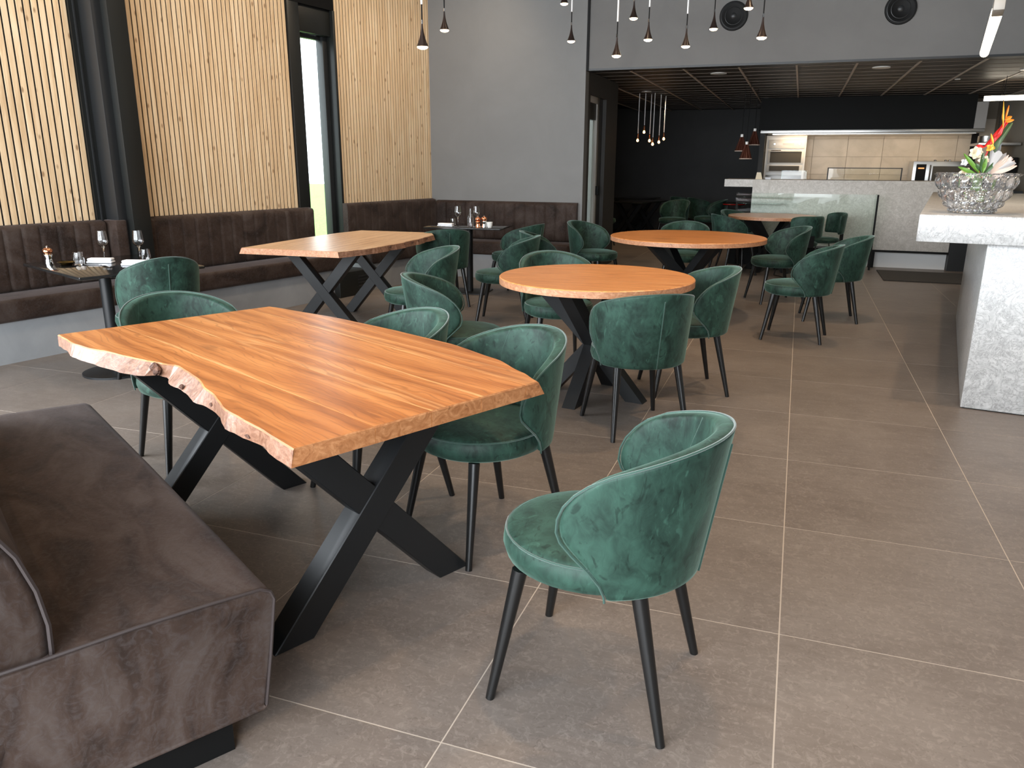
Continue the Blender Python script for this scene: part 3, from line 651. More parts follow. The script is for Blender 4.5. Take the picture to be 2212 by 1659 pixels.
def round_table(label, x, y, r, planka, rot, planks=6, top=.76, th=.042, legr=(.40, .30)):
    t_ = thing('round_table', label, 'table', (x, y, 0), rot, 'round wooden tables')
    pw = 2*r/planks
    for k in range(planks):
        y0 = -r+k*pw+(.0006 if k else 0); y1 = -r+(k+1)*pw-(.0006 if k < planks-1 else 0)
        def chord(rr, a, b, ns=14):
            a = max(-rr, min(rr, a)); b = max(-rr, min(rr, b))
            g0, g1 = math.asin(a/rr), math.asin(b/rr)
            right = [(rr*math.cos(g0+(g1-g0)*i/ns), rr*math.sin(g0+(g1-g0)*i/ns)) for i in range(ns+1)]
            return right+[(-px_, py_) for px_, py_ in reversed(right)]
        P1 = chord(r, y0, y1); P2 = chord(r-.005, max(y0, -r+.005), min(y1, r-.005)) 
        n = len(P1); vs = [(a, b, top-th) for a, b in P1]+[(a, b, top-.005) for a, b in P1]+[(a, b, top) for a, b in P2]
        fs = [tuple(range(n-1, -1, -1)), tuple(range(2*n, 3*n))]; mi = [0, 0]
        for j in range(2):
            for i in range(n): fs.append((j*n+i, j*n+(i+1) % n, (j+1)*n+(i+1) % n, (j+1)*n+i)); mi.append(1 if j == 0 and i not in (n//2-1, n-1) else 0)
        me = bpy.data.meshes.new('plank'); me.from_pydata(vs, [], fs); me.materials.append(planka); me.materials.append(M_EDGER); me.polygons.foreach_set('material_index', mi)
        b = bmesh.new(); b.from_mesh(me); bmesh.ops.recalc_face_normals(b, faces=b.faces); b.to_mesh(me); b.free()
        link('plank', me, None, t_)
    zt = top-th
    obj('mounting_plate', MB().lathe([(.30, zt-.012), (.30, zt-.001)], 24), M_STEEL, t_)
    for k in range(4):
        g = LEGA+k*PI/2-rot; c, s_ = math.cos(g), math.sin(g)
        mb = MB(); hz = zt*.47; pts = [(.0, hz), (legr[1], 0)]
        # lower bar and upper bar as flat-cut parallelograms in the vertical plane through the axis
        def bar2(r0, z0, r1, z1, w_, dp):
            hw = w_/2*math.sqrt(1+((r1-r0)/(z1-z0))**2)
            poly = [(r0-hw, z0), (r0+hw, z0), (r1+hw, z1), (r1-hw, z1)]
            vs = []
            for e in (-dp/2, dp/2):
                for rr, z in poly: vs.append((rr*c-e*s_, rr*s_+e*c, z))
            mb.add(vs, [(3,2,1,0), (4,5,6,7), (0,1,5,4), (1,2,6,5), (2,3,7,6), (3,0,4,7)])
        bar2(.0, hz, legr[1], 0, .085, .085); bar2(.0, hz-.001, legr[0], zt-.005, .085, .0845)
        obj('leg', mb, M_STEEL, t_)
    return t_
LEGA = R(-100)
round_table('near round wooden table with warm orange top on crossed black legs', -1.20, 2.37, .597, M_WOODR, R(5))
LEGA = R(-140)
round_table('middle round wooden table with slightly uneven rim, behind the near round table', -1.045, 5.40, .735, M_WOODR, R(-8))
LEGA = R(-120)
M_WOODP = wood('pale round top', (.34, .18, .10), (.48, .29, .18), (.58, .38, .25), (.66, .48, .34), sc=1.9, kn=.1)
round_table('far pale round wooden table in front of the glass balustrade', -.39, 9.13, .58, M_WOODP, R(10))

# ------------------------------------------------------------------ black dining tables and settings
def black_table(label, c, rz, L, W, base_at, disc=True):
    t_ = thing('black_table', label, 'table', (*c, 0), rz, 'black dining tables')
    obj('table_top', MB().box((-L/2, -W/2, .728), (L/2, W/2, .75)), M_TABLEB, t_, bevel=.009, seg=2)
    for (x, y) in base_at:
        obj('pedestal', MB().tube([(x, y, .012), (x, y, .728)], .038, 16), M_STEEL, t_, smooth=True)
        if disc: obj('base_plate', MB().lathe([(.22, 0), (.22, .014), (.19, .020), (.05, .026), (.0, .026)], 32, (x, y, 0)), M_STEEL, t_, smooth=True)
        else: obj('base_plate', MB().box((x-.22, y-.20, 0), (x+.22, y+.20, .012)), M_STEEL, t_, bevel=.003)
        obj('top_bracket', MB().box((x-.12, y-.12, .715), (x+.12, y+.12, .727)), M_STEEL, t_)
    return t_
# corners measured on the table plane: (-5.03,1.60) (-4.05,1.16) (-3.82,2.01) (-4.66,2.37)
BT1 = black_table('glossy black table set with glasses and napkins in front of the left banquette', (-4.42, 1.77), R(-22), 1.0, .80, [(-.02, -.06)])
BT2 = black_table('small black table with glasses and copper mills in the back corner', (-3.53, 5.90), R(6), .88, .62, [(.0, .0)], False)
tag(obj('table_corner', MB().box((-.3, -.3, .728), (.3, .3, .75)), M_TABLEB, None, bevel=.009), 'corner tip of another black table at the left picture edge', 'table'); bpy.data.objects['table_corner'].location = (-5.08, .95, 0); bpy.data.objects['table_corner'].rotation_euler = (0,0,R(-20))

def wine_glass(label, loc, s=1., grp='wine glasses on the tables'):
    t_ = thing('wine_glass', label, 'glass', loc, 0, grp)
    o_ = [(.0, .004), (.033, .003), (.034, .0015), (.0, .0)]
    pr = [(0, 0), (.034, 0), (.034, .0015), (.012, .004), (.0042, .012), (.0036, .05), (.0042, .088), (.012, .096), (.030, .112), (.039, .131), (.037, .150), (.029, .208), (.0282, .208), (.0358, .150), (.0375, .131), (.029, .114), (.010, .099), (0, .097)]
    obj('bowl_and_stem', MB().lathe([(a*s, b*s) for a, b in pr], 24), M_GLASS, t_, smooth=True); return t_
def tumbler(label, loc, s=1.):
    pr = [(0, 0), (.029, 0), (.033, .006), (.036, .03), (.030, .085), (.0285, .085), (.0335, .03), (.030, .008), (0, .006)]
    return tag(obj('tumbler', MB().lathe([(a*s, b*s) for a, b in pr], 24), M_GLASS, smooth=True, loc=loc), label, 'glass', 'water glasses on the tables')
def mill(label, loc, s=1., body=None):
    t_ = thing('pepper_mill', label, 'pepper mill', loc, 0, 'copper mills')
    obj('body', MB().lathe([(0, 0), (.026, 0), (.027, .008), (.022, .03), (.021, .04), (.027, .058), (.026, .064), (.018, .070)][:], 20), body or M_CHROME, t_, smooth=True)
    obj('head', MB().lathe([(.018, .068), (.028, .076), (.030, .086), (.026, .098), (.014, .106), (0, .107)], 20), M_COPPER, t_, smooth=True)
    obj('knob', MB().lathe([(.003, .104), (.007, .110), (.007, .117), (0, .121)], 12), M_CHROME, t_, smooth=True)
    t_.scale = (s, s, s); return t_
def napkin(label, loc, rz, s=1.):
    t_ = thing('napkin', label, 'napkin', loc, rz, 'folded white napkins')
    obj('fold', MB().box((-.09*s, -.035*s, 0), (.09*s, .035*s, .014)), M_LINEN, t_, bevel=.006, seg=3)
    obj('fold', MB().box((-.085*s, -.032*s, .0145), (.088*s, .034*s, .034)), M_LINEN, t_, bevel=.009, seg=3); return t_
TZ = .75
wine_glass('wine glass at the back of the left black table, beside the left napkin', (-4.63, 1.90, TZ), 1.0)
wine_glass('wine glass in the middle of the left black table, right of the first one', (-4.43, 2.02, TZ), 1.0)
tumbler('water glass left of the rolled napkin on the left black table', (-4.60, 1.66, TZ), 1.)
tumbler('water glass behind the right napkin on the left black table', (-4.34, 1.98, TZ), 1.)
napkin('rolled white napkin between the water glass and the wine glass, left black table', (-4.56, 1.80, TZ), R(22), .95)
napkin('white folded napkin at the right front of the left black table', (-4.25, 1.80, TZ), R(18), 1.0)
mill('copper-topped pepper mill on the left end of the left black table', (-4.80, 1.60, TZ), 1.05)
bwl = tag(obj('dish', MB().lathe([(0, 0), (.032, 0), (.045, .010), (.056, .022), (.054, .0225), (.042, .013), (.028, .006), (0, .006)], 28), mat('bronze dish', (.16, .12, .04), .25, 1.), smooth=True, loc=(-4.67, 1.62, TZ)), 'small black and gold dish next to the pepper mill', 'dish')
def cutlery(name, label, loc, rz, cat='cutlery'):
    t_ = thing(name, label, cat, loc, rz)
    obj('handle', MB().tube([(-.09, 0, .004), (.03, 0, .004)], [.004, .0025], 6), M_CHROME, t_)
    o = obj('head', MB().lathe([(0, 0), (.012, .001), (.018, .004), (.0, .005)], 12), M_CHROME, t_, smooth=True, loc=(.055, 0, .001)); o.scale = (1.6, 1, 1); return t_
cutlery('spoon', 'steel spoon lying in front of the right napkin on the left black table', (-4.36, 1.66, TZ), R(150))
cutlery('knife', 'steel knife beside the rolled napkin on the left black table', (-4.50, 1.69, TZ), R(20))
# second black table settings
wine_glass('left wine glass on the small black table in the back corner', (-3.61, 5.76, TZ), 1.05)
wine_glass('right wine glass behind the bottle on the small black table in the back corner', (-3.42, 5.84, TZ), 1.05)
napkin('rolled white napkin on the small black table in the back corner', (-3.74, 5.72, TZ), R(3), 1.)
tumbler('water glass by the napkin on the small black table in the back corner', (-3.68, 5.79, TZ), .95)
tag(obj('water_bottle', MB().lathe([(0,0), (.036,0), (.038,.01), (.038,.10), (.02,.15), (.014,.165), (.014,.20), (.0125,.20), (.0125,.165), (.035,.1), (.034,.012), (0,.01)], 20), M_GLASS, smooth=True, loc=(-3.43, 5.70, TZ)), 'clear glass bottle on the small black table in the back corner', 'bottle')
mill('left copper mill on the small black table in the back corner', (-3.335, 5.68, TZ), 1.05, M_COPPER)
mill('right copper mill on the small black table in the back corner', (-3.27, 5.70, TZ), 1.1, M_CHROME)
tag(obj('sugar_cup', MB().lathe([(0,0), (.022,0), (.03,.02), (.034,.06), (.032,.06), (.028,.02), (0,.006)], 18), M_WHITEG, smooth=True, loc=(-3.215, 5.72, TZ)), 'white cup right of the copper mills on the small black table', 'cup')
cutlery('knife', 'steel knife left of the napkin on the small black table', (-3.80, 5.66, TZ), R(5))

# ------------------------------------------------------------------ marble counter at the right
CA = R(8.7); cn = thing('counter', 'pale grey marble counter with thick overhanging slab at the right', 'counter', (.60, 2.86, 0), -CA)
obj('slab', MB().box((0, 0, .994), (2.4, 4.6, 1.152)), M_MARB, cn, bevel=.006)
obj('body', MB().box((.37, .085, .006), (2.2, 3.42, .994)), M_MARB, cn, bevel=.003)
obj('shadow_gap', MB().box((.38, .095, 0), (2.19, 3.41, .006)), M_BLACK, cn)
def cpt(x, y, z=1.152): 
    v_ = Vector((x, y, 0)); v_.rotate(Matrix.Rotation(-CA, 3, 'Z')); return (cn.location.x+v_.x, cn.location.y+v_.y, z)
# crystal bowl with bouquet
bc = cpt(.268, .30)
bw = thing('crystal_bowl', 'large faceted crystal bowl on the marble counter', 'bowl', bc); bw.scale = (.81, .81, .96)
prof = [(.13, 0), (.14, .004), (.145, .02), (.175, .045), (.215, .10), (.243, .16), (.262, .225), (.268, .243)]
def bowlpt(u, vv, off=0.):
    k = vv*(len(prof)-1); i = min(int(k), len(prof)-2); f_ = k-i; r_ = prof[i][0]*(1-f_)+prof[i+1][0]*f_; z = prof[i][1]*(1-f_)+prof[i+1][1]*f_
    g = u*2*PI; b = vv*18.6; sh = (PI/2 if int(b/PI) % 2 else 0); a = g*10
    bump = .020*(abs(math.sin(a+sh)*math.sin(b)))**.7 if (.10 < vv < .97 and not off) else 0
    r_ += bump-off; return (r_*math.cos(g), r_*math.sin(g), z+(.01 if off and vv < .1 else 0))
mb = MB(); nu, nv = 120, 37
outer = [bowlpt(i/nu, j/(nv-1)) for j in range(nv) for i in range(nu)]; inner = [bowlpt(i/nu, .06+.94*j/(nv-1), .012) for j in range(nv) for i in range(nu)]
fs = []; N = nu*nv
for j in range(nv-1):
    for i in range(nu):
        a, b = j*nu+i, j*nu+(i+1) % nu; fs += [(a, b, b+nu, a+nu), (N+a, N+a+nu, N+b+nu, N+b)]
for i in range(nu):
    a, b = (nv-1)*nu+i, (nv-1)*nu+(i+1) % nu; fs.append((a, b, N+b, N+a))
fs += [tuple(range(nu-1, -1, -1)), tuple(N+i for i in range(nu))]
mb.add(outer+inner, fs); obj('bowl_body', mb, M_CRYST, bw)
# bouquet
M_CREAM = mat('cream petal', (.82, .70, .50), .55); M_RED = mat('red bract', (.62, .02, .015), .4); M_ORANGE = mat('orange sepal', (.85, .24, .02), .45); M_YEL = mat('yellow sepal', (.82, .48, .07), .45)
M_LEAF = mat('dark green leaf', (.045, .10, .03), .45); M_LEAF2 = mat('fresh leaf', (.12, .26, .03), .45); M_WRAP = mat('translucent white wrap', (.50, .47, .45), .5, Transmission_Weight=.25)
bq = thing('bouquet', 'tropical flower bouquet with red, orange and cream blooms in the crystal bowl', 'flowers', (bc[0]-.005, bc[1], bc[2]+.03)); bq.scale = (.82, .82, .80)
def petal(mb, base, tip, wd, cup=(0,0,0), n=6):
    base, tip = Vector(base), Vector(tip); ax = tip-base; side = ax.cross(Vector((.2, -1, .1))).normalized(); cp = Vector(cup)
    vs = []
    for i in range(n+1):
        u = i/n; ww = wd*math.sin(PI*min(.98, u*.9+.06))**.8; c = base+ax*u+cp*math.sin(PI*u)
        vs += [c-side*ww/2, c+Vector((0, .006, 0)), c+side*ww/2]
    fs = []
    for i in range(n):
        for k in range(2): a = i*3+k; fs.append((a, a+1, a+4, a+3))
    mb.add(vs, fs)
def part(name, mb, m): return obj(name, mb, m, bq, smooth=True)
P = lambda px_, py_, y=0.: ((px_-2105)*.00335-.00335*.13*(375-py_), y, (375-py_)*.00335+.245)
def flower(cx, cy, y, r_, m, n=7, name='bloom'):
    mb = MB(); c = Vector(P(cx, cy, y))
    for lay in range(2):
        for k in range(n):
            g = 2*PI*k/n+lay*.5; d = Vector((math.cos(g), -.25-.5*lay, math.sin(g)))*r_*(1-.35*lay)
            petal(mb, c, c+d, r_*.85, (0, -.012, 0), 5)
    part(name, mb, m)
flower(2100, 330, -.05, .046, M_CREAM, 7, 'cream_bloom'); flower(2114, 346, -.06, .038, M_CREAM, 6, 'cream_bloom'); flower(2080, 350, -.03, .028, M_WHITE, 5, 'white_bloom')
flower(2080, 372, -.05, .040, M_CREAM, 6, 'cream_bloom'); flower(2128, 320, -.03, .03, M_YEL, 5, 'yellow_bloom')
mb = MB()
for a, b, w_ in (((2118, 318), (2150, 290), .03), ((2125, 310), (2165, 262), .028), ((2118, 318), (2100, 318), .03), ((2140, 300), (2158, 262), .024), ((2128, 312), (2140, 296), .034)):
    petal(mb, P(*a, 0), P(*b, 0), w_, (0, 0, .004))
part('heliconia_bract', mb, M_RED)
mb = MB(); mb.tube([P(2110, 372, 0), P(2128, 320, .01), P(2150, 290, .01), P(2158, 262, .0), P(2160, 240, 0)], [.006, .006, .007, .005, .003], 7); part('flower_stem', mb, M_RED)
mb = MB()
for a, b, w_ in (((2152, 280), (2152, 224), .012), ((2135, 312), (2130, 290), .016), ((2152, 266), (2151, 246), .016)): petal(mb, P(*a, -.01), P(*b, -.01), w_)
part('yellow_sepal', mb, M_YEL)
mb = MB()
for a, b, w_ in (((2155, 262), (2168, 255), .026), ((2156, 266), (2172, 262), .022), ((2156, 260), (2162, 232), .014)): petal(mb, P(*a, -.01), P(*b, -.01), w_)
part('orange_sepal', mb, M_ORANGE)
mb = MB()
for k in range(9):
    u = k/8; petal(mb, P(2122+u*12, 345-u*30, .02), P(2150+u*26, 300-u*34, .02+.01*k), .055, (0, 0, 0))
part('palm_leaf', mb, mat('olive palm', (.11, .17, .07), .5))
for k, (a, b) in enumerate((((2105, 372), (2076, 332)), ((2110, 370), (2098, 352)), ((2112, 372), (2118, 340)), ((2116, 372), (2140, 345)), ((2100, 376), (2066, 360)), ((2108, 372), (2112, 330)))):
    mb = MB(); petal(mb, P(*a, -.08), P(*b, -.08), .03, (0, -.01, 0)); part('leaf', mb, M_LEAF if k % 2 else M_LEAF2)
mb = MB()
for k in range(12):
    g0 = -.1+k*.1; g1 = g0+.1; b0 = Vector(P(2122, 376, -.06))
    def tipv(g, kk): L_ = .165+.012*math.sin(kk*2.3); return b0+Vector((math.sin(g)*L_, -.05+.02*math.sin(kk), math.cos(g)*L_))
    mb.add([b0, tipv(g0, k), tipv(g1, k+1)], [(0,1,2)])
part('paper_wrap', mb, M_WRAP)
mb = MB()
for k in range(7): g = .45+k*.12; b0 = Vector(P(2126, 376, -.07)); petal(mb, b0, b0+Vector((math.sin(g)*.165, -.03, math.cos(g)*.165)), .035, (0, -.01, 0))
part('blush_wrap', mb, mat('blush petal', (.66, .50, .40), .5))
mb = MB()
for k in range(9): mb.tube([P(2096+k*4, 374, -.01*k % .05), P(2103+k*1.5, 428, 0)], .004, 5)
part('stems', mb, M_LEAF2)
for k in range(26):   # glass pebbles in the bowl
    pass
pb = MB()
for k in range(70):
    g = random.random()*2*PI; rr = .13*math.sqrt(random.random()); z = .0+.09*random.random(); pb.lathe([(0, -.011), (.010, -.008), (.016, 0), (.010, .008), (0, .011)], 8, (rr*math.cos(g), rr*math.sin(g), z-.005))
o = obj('glass_pebbles', pb, glass('amber clear pebbles', (1, .93, .82), 0, 1.33), bw, smooth=True, loc=(0,0,.03)); o['kind'] = 'stuff'
# tray with glasses right of the bowl
ty = thing('glass_stand', 'steel stand with upturned small glasses right of the crystal bowl', 'stand', cpt(.79, .72))
obj('foot', MB().lathe([(0,0), (.07,0), (.07,.008), (.03,.014), (.028,.055), (0,.055)], 24), M_INOX, ty, smooth=True)
obj('tray', MB().lathe([(0,.055), (.13,.055), (.145,.075), (.143,.076), (.128,.06), (0,.06)], 36), M_CHROME, ty, smooth=True)
for k in range(9):
    g = 2*PI*k/9; tag(obj('shot_glass', MB().lathe([(.024, 0), (.021, .055), (.019, .055), (.022, 0)], 14), M_GLASS, None, smooth=True, loc=(ty.location.x+.085*math.cos(g), ty.location.y+.085*math.sin(g), 1.152+.0605)), 'small upturned glass on the steel stand right of the bowl', 'glass', 'small glasses on the steel stand')

# ------------------------------------------------------------------ far bar
br = thing('bar_counter', 'long grey stone bar in front of the open kitchen', 'bar counter', (0, 10.10, 0))
obj('bar_top', MB().box((-1.14, 0, 1.11), (-.731, .75, 1.217)).box((-.731, .121, 1.114), (2.4, .75, 1.2165)), M_MARB2, br)
obj('bar_front', MB().box((-.73, .0, .255), (1.98, .12, 1.217)), M_MARB2, br, bevel=.002)
obj('dark_rail', MB().box((.92, .0, .225), (1.98, .10, .254)), M_BLACK, br)
obj('kick_panel', MB().box((-.71, .10, 0), (1.98, .14, .23)), M_WHITE, br)
obj('end_foot', MB().box((.97, -.02, 0), (1.04, .10, .22)), M_BLACK, br)
obj('side_cabinet', MB().box((1.985, -.02, 0), (2.75, .70, 1.105)), M_FRAMEL, br)
gb = thing('glass_balustrade', 'greenish glass enclosure with black right edge in front of the bar', 'balustrade', (0, 9.76, 0))
obj('front_pane', MB().box((-.92, -.006, .28), (.96, .006, 1.035)), M_BAL, gb)
obj('left_pane', MB().box((-.932, 0, .28), (-.920, .33, 1.035)), M_GGLASS, gb)
obj('right_pane', MB().box((.952, .012, .28), (.964, .33, 1.035)), M_BAL, gb)
obj('corner_post', MB().box((.948, -.022, .0), (.972, -.002, 1.035)), M_BLACK, gb)
obj('plinth', MB().box((-1.0, .03, 0), (.60, .32, .28)), M_HOOD, gb)
obj('inner_shelf', MB().box((-.90, .06, .88), (-.30, .30, .886)), M_GGLASS, gb); obj('inner_shelf', MB().box((-.90, .06, .97), (-.10, .30, .976)), M_GGLASS, gb)
tag(obj('floor_mat', MB().box((1.06, 8.68, .0005), (2.3, 9.75, .012)), mottled('mat', (.030, .027, .024), (.05, .045, .04), 60, .95)), 'dark rectangular floor mat in front of the bar', 'mat')
tag(obj('paper_bag', MB().prism([(-.05,-.04),(.05,-.04),(.05,.04),(-.05,.04)], 0, .10, [(-.035,-.03),(.02,-.03),(.02,.03),(-.035,.03)]), M_CREAM, loc=(-.66, 10.3, 1.2175)), 'small crumpled cream paper bag on the left end of the bar', 'bag')
tag(obj('napkin_stack', MB().box((-.03,-.04,0), (.05,.04,.03)), M_LINEN, loc=(-.54, 10.3, 1.2175)), 'little white napkin stack next to the paper bag on the bar', 'napkins')
def case(label, x0, x1, y, z1, ft):
    t_ = thing('display_case', label, 'display case', (0, y, 1.2175))
    f = MB()
    for x in (x0, x1): f.box((x-.008, -.008, 0), (x+.008, .008, z1))
    f.box((x0, -.008, z1-.012), (x1, .008, z1)); obj('case_frame', f, ft, t_)
    obj('pane', MB().box((x0+.01, -.002, 0), (x1-.01, .002, z1-.012)), M_PANE, t_)
case('low framed glass screen in the middle of the bar top', .30, 1.29, 10.5, .175, M_STEEL)
case('small clear glass screen on the left of the bar top', -.34, .0, 10.45, .13, M_GGLASS)

# ------------------------------------------------------------------ kitchen
KY = 13.5
kw = struct(obj('wall_kitchen', MB().box((-.72, KY+.012, 0), (4.3, KY+.15, 2.6)), mat('tile joint', (.22, .19, .15), .8)))
ktm = MB().box((-.288, -.004, -.153), (.288, .012, .153)).mesh('wall_tile'); ktm.materials.append(M_KTILE)
for j in range(4):
    for i in range(6):
        link('wall_tile', ktm, None, kw, (-.20+i*.582, KY, 1.73-.31*j+(.31 if 0 else 0)))
for i in range(6): link('wall_tile', ktm, None, kw, (-.20+i*.582, KY, 2.04))
struct(obj('wall_kitchen_right', MB().box((2.95, 9.9, 0), (3.05, KY, 2.6)), mat('kitchen right wall', (.30, .27, .22), .6)))
struct(obj('trim_4', MB().box((2.62, KY-.04, 0), (2.72, KY, 1.98)), M_BLACK))
hd = thing('extractor_hood', 'wide charcoal extractor hood with stainless lower edge above the kitchen', 'hood', (0, 12.4, 0))
obj('hood_panel', MB().box((-.83, 0, 2.0), (2.44, 1.1, 2.519)), M_HOOD, hd)
obj('stainless_edge', MB().box((-.80, -.01, 1.945), (2.60, 1.0, 2.0)), M_INOX, hd, bevel=.004)
obj('end_post', MB().box((2.44, -.012, 2.001), (2.60, .03, 2.40)), M_PLATE, hd)
obj('grease_gutter', MB().box((-.60, .05, 1.925), (2.50, .95, 1.944)), M_INOX, hd)
area('hood_strip_light', (1.0, 12.72, 1.915), (1.0, 13.3, .6), 2.9, .2, 24, (1, .74, .46))
ov = thing('built_in_oven', 'stainless built-in oven tower at the left end of the kitchen', 'oven', (-.365, 12.95, 0))
obj('tower', MB().box((-.335, .02, 0), (.335, .5, 1.93)), M_WHITEG, ov)
obj('side_trim', MB().box((-.345, .0, 0), (-.322, .02, 1.93)), M_WHITEG, ov)
obj('control_panel', MB().box((-.30, -.012, 1.71), (.31, .02, 1.86)), M_WHITEG, ov, bevel=.004)
obj('display', MB().box((-.06, -.016, 1.765), (.13, -.012, 1.80)), mat('pale display', (.55, .52, .48), .3), ov)
for x in (-.2, .22): obj('knob', MB().tube([(x, -.03, 1.785), (x, -.012, 1.785)], .012, 12), M_CHROME, ov)
dor = obj('oven_door', MB().box((-.30, -.01, 1.445), (.31, .02, 1.69)), M_WHITEG, ov, bevel=.004)
obj('door_glass', MB().box((-.26, -.014, 1.465), (.27, -.010, 1.655)), M_DGLASS, dor); obj('handle', MB().tube([(-.25, -.04, 1.675), (.26, -.04, 1.675)], .007, 8), M_CHROME, dor)
dor = obj('warming_drawer', MB().box((-.31, -.01, 1.30), (.30, .02, 1.43)), M_WHITEG, ov, bevel=.004)
obj('drawer_glass', MB().box((-.26, -.014, 1.32), (.25, -.010, 1.41)), M_DGLASS, dor)
obj('lower_door', MB().box((-.31, -.01, .3), (.30, .02, 1.25)), M_INOX, ov, bevel=.004)
cb = thing('combi_oven', 'stainless combi oven with black control panel at the right of the kitchen', 'oven', (2.06, 12.8, 0))
obj('stand', MB().box((-.35, .02, 0), (.55, .6, .95)), M_INOX, cb)
obj('housing', MB().box((-.36, 0, .95), (.56, .62, 1.50)), M_INOX, cb, bevel=.008)
obj('control_panel', MB().box((-.31, -.012, 1.0), (-.16, 0, 1.45)), M_BLACK, cb)
obj('display', MB().box((-.28, -.015, 1.375), (-.19, -.012, 1.395)), emit('orange display', (1, .35, .12), 1.2), cb)
obj('door_glass', MB().box((-.06, -.012, 1.02), (.50, 0, 1.42)), M_DGLASS, cb); obj('handle', MB().tube([(-.10, -.04, 1.0), (-.10, -.04, 1.44)], .012, 8), M_CHROME, cb)
for k, x in enumerate((.0, .16, .22)): obj('top_vent', MB().lathe([(.025, 1.50), (.025, 1.52), (0, 1.53)], 10, (x, .3, 0)), M_CHROME, cb)
wt = thing('work_table', 'stainless kitchen work table behind the bar', 'table', (0, 12.75, 0))
obj('top', MB().box((.05, 0, .86), (1.66, .7, .90)), M_INOX, wt)
for x in (.08, 1.62):
    for y in (.03, .66): obj('leg', MB().box((x-.02, y-.02, 0), (x+.02, y+.02, .86)), M_INOX, wt)
# things at the far right of the kitchen
fr = thing('refrigerator', 'dark tall appliance at the right edge of the kitchen', 'refrigerator', (2.62, 11.4, 0))
obj('cabinet', MB().box((0, 0, 0), (.30, .8, 1.55)), M_BLACK, fr, bevel=.01); obj('door_frame', MB().box((-.04, -.01, .0), (0, .8, 1.75)), M_INOX, fr); obj('top_shelf', MB().box((-.25, 0, 1.72), (.30, .7, 1.76)), M_INOX, fr, bevel=.005)
obj('pot', MB().lathe([(.0, 0), (.11, 0), (.12, .02), (.12, .10), (.0, .11)], 24, (-.10, .3, 1.76)), M_INOX, fr, smooth=True)
rl = thing('towel_rail', 'thin steel rail at the right picture edge that carries the striped towel', 'rail', (2.255, 9.48, 1.70)); obj('bar', MB().tube([(0, -.16, 0), (0, .18, 0)], .007, 8), M_CHROME, rl); obj('drop_rod', MB().tube([(0, .17, 0), (0, .17, .82)], .004, 8), M_BLACK, rl)
tw = MB()
for k in range(12): tw.box((.0, k*.022, 0), (.008+.004*(k % 2), k*.022+.02, .34))
tag(obj('towel', tw, mottled('blue grey stripes', (.25, .29, .33), (.5, .53, .55), 40, .9, s3=(1, 9, .05)), loc=(2.25, 9.35, 1.36)), 'grey striped towel hanging at the right picture edge', 'towel')

# ------------------------------------------------------------------ back room furniture
def small_x_table(label, x, y, rz, L=1.2, W=.7):
    t_ = thing('x_leg_table', label, 'table', (x, y, 0), rz, 'dark tables in the back room')
    obj('table_top', MB().box((-L/2, -W/2, .725), (L/2, W/2, .75)), M_TABLEB, t_, bevel=.005)
    x_leg(t_, -L/2+.2, .25, .725, .07, .05); x_leg(t_, L/2-.2, .25, .725, .07, .05); return t_
small_x_table('black X-leg table in the dark back room, left of the stacked chairs', -2.95, 12.9, R(75))
small_x_table('black X-leg table deepest in the dark back room', -3.3, 14.3, R(80))
G4 = 'green chairs gathered in the dark back room'
for x, y, h, lab in ((-2.22, 12.5, 250, 'dark green tub chair facing the camera beside the back-room X-leg table'), (-2.28, 14.35, 60, 'leftmost of three nested green chairs in the back room'), (-1.86, 13.95, 45, 'middle of three nested green chairs in the back room'),
                     (-1.64, 13.15, 190, 'right green tub chair of the back-room group, nearest the stool'), (-3.45, 11.9, 20, 'green chair left of the back-room X-leg table, almost black')):
    dup(PROTO, (x, y, 0), H_(h), lab, G4)
st = thing('bar_stool', 'black stool with red seat edge in the back room', 'stool', (-1.20, 13.1, 0))
obj('seat', MB().lathe([(0, .70), (.20, .70), (.21, .72), (.20, .745), (0, .75)], 28), M_BLACK, st, smooth=True)
obj('seat_edge', MB().tube([(.212*math.cos(2*PI*k/28), .212*math.sin(2*PI*k/28), .716) for k in range(28)], .007, 6, True), mat('red trim', (.45, .01, .01), .3), st, smooth=True)
for k in range(4): g = PI/4+k*PI/2; obj('leg', MB().tube([(.15*math.cos(g), .15*math.sin(g), .70), (.22*math.cos(g), .22*math.sin(g), 0)], .010, 7), M_STEEL, st)

# ------------------------------------------------------------------ lamps
G5 = 'black cone pendants hanging over the dining room'
def pendant(label):
    t_ = thing('cone_pendant', label, 'pendant lamp', (0,0,0), 0, G5)
    obj('shade', MB().lathe([(.006, .165), (.008, .13), (.012, .10), (.020, .065), (.032, .03), (.042, .008), (.045, 0), (.042, 0), (.03, .028), (.016, .066), (.006, .1)], 20), mat('brown black lamp shade', (.022, .012, .009), .35), t_, smooth=True)
    obj('lens', MB().lathe([(.041, .003), (.038, -.008), (.022, -.016), (0, -.019)], 16), M_BULB, t_, smooth=True)
    obj('rod', MB().tube([(0, 0, .16), (0, 0, .29)], .0055, 7), M_BLACK, t_); obj('collar', MB().tube([(0, 0, .158), (0, 0, .185)], .0085, 8), M_CHROME, t_)
    obj('cable', MB().tube([(0, 0, .29), (0, 0, 2.4)], .008, 6), mat('steel cable', (.9, .9, .9), .5, 0), t_)
    return t_
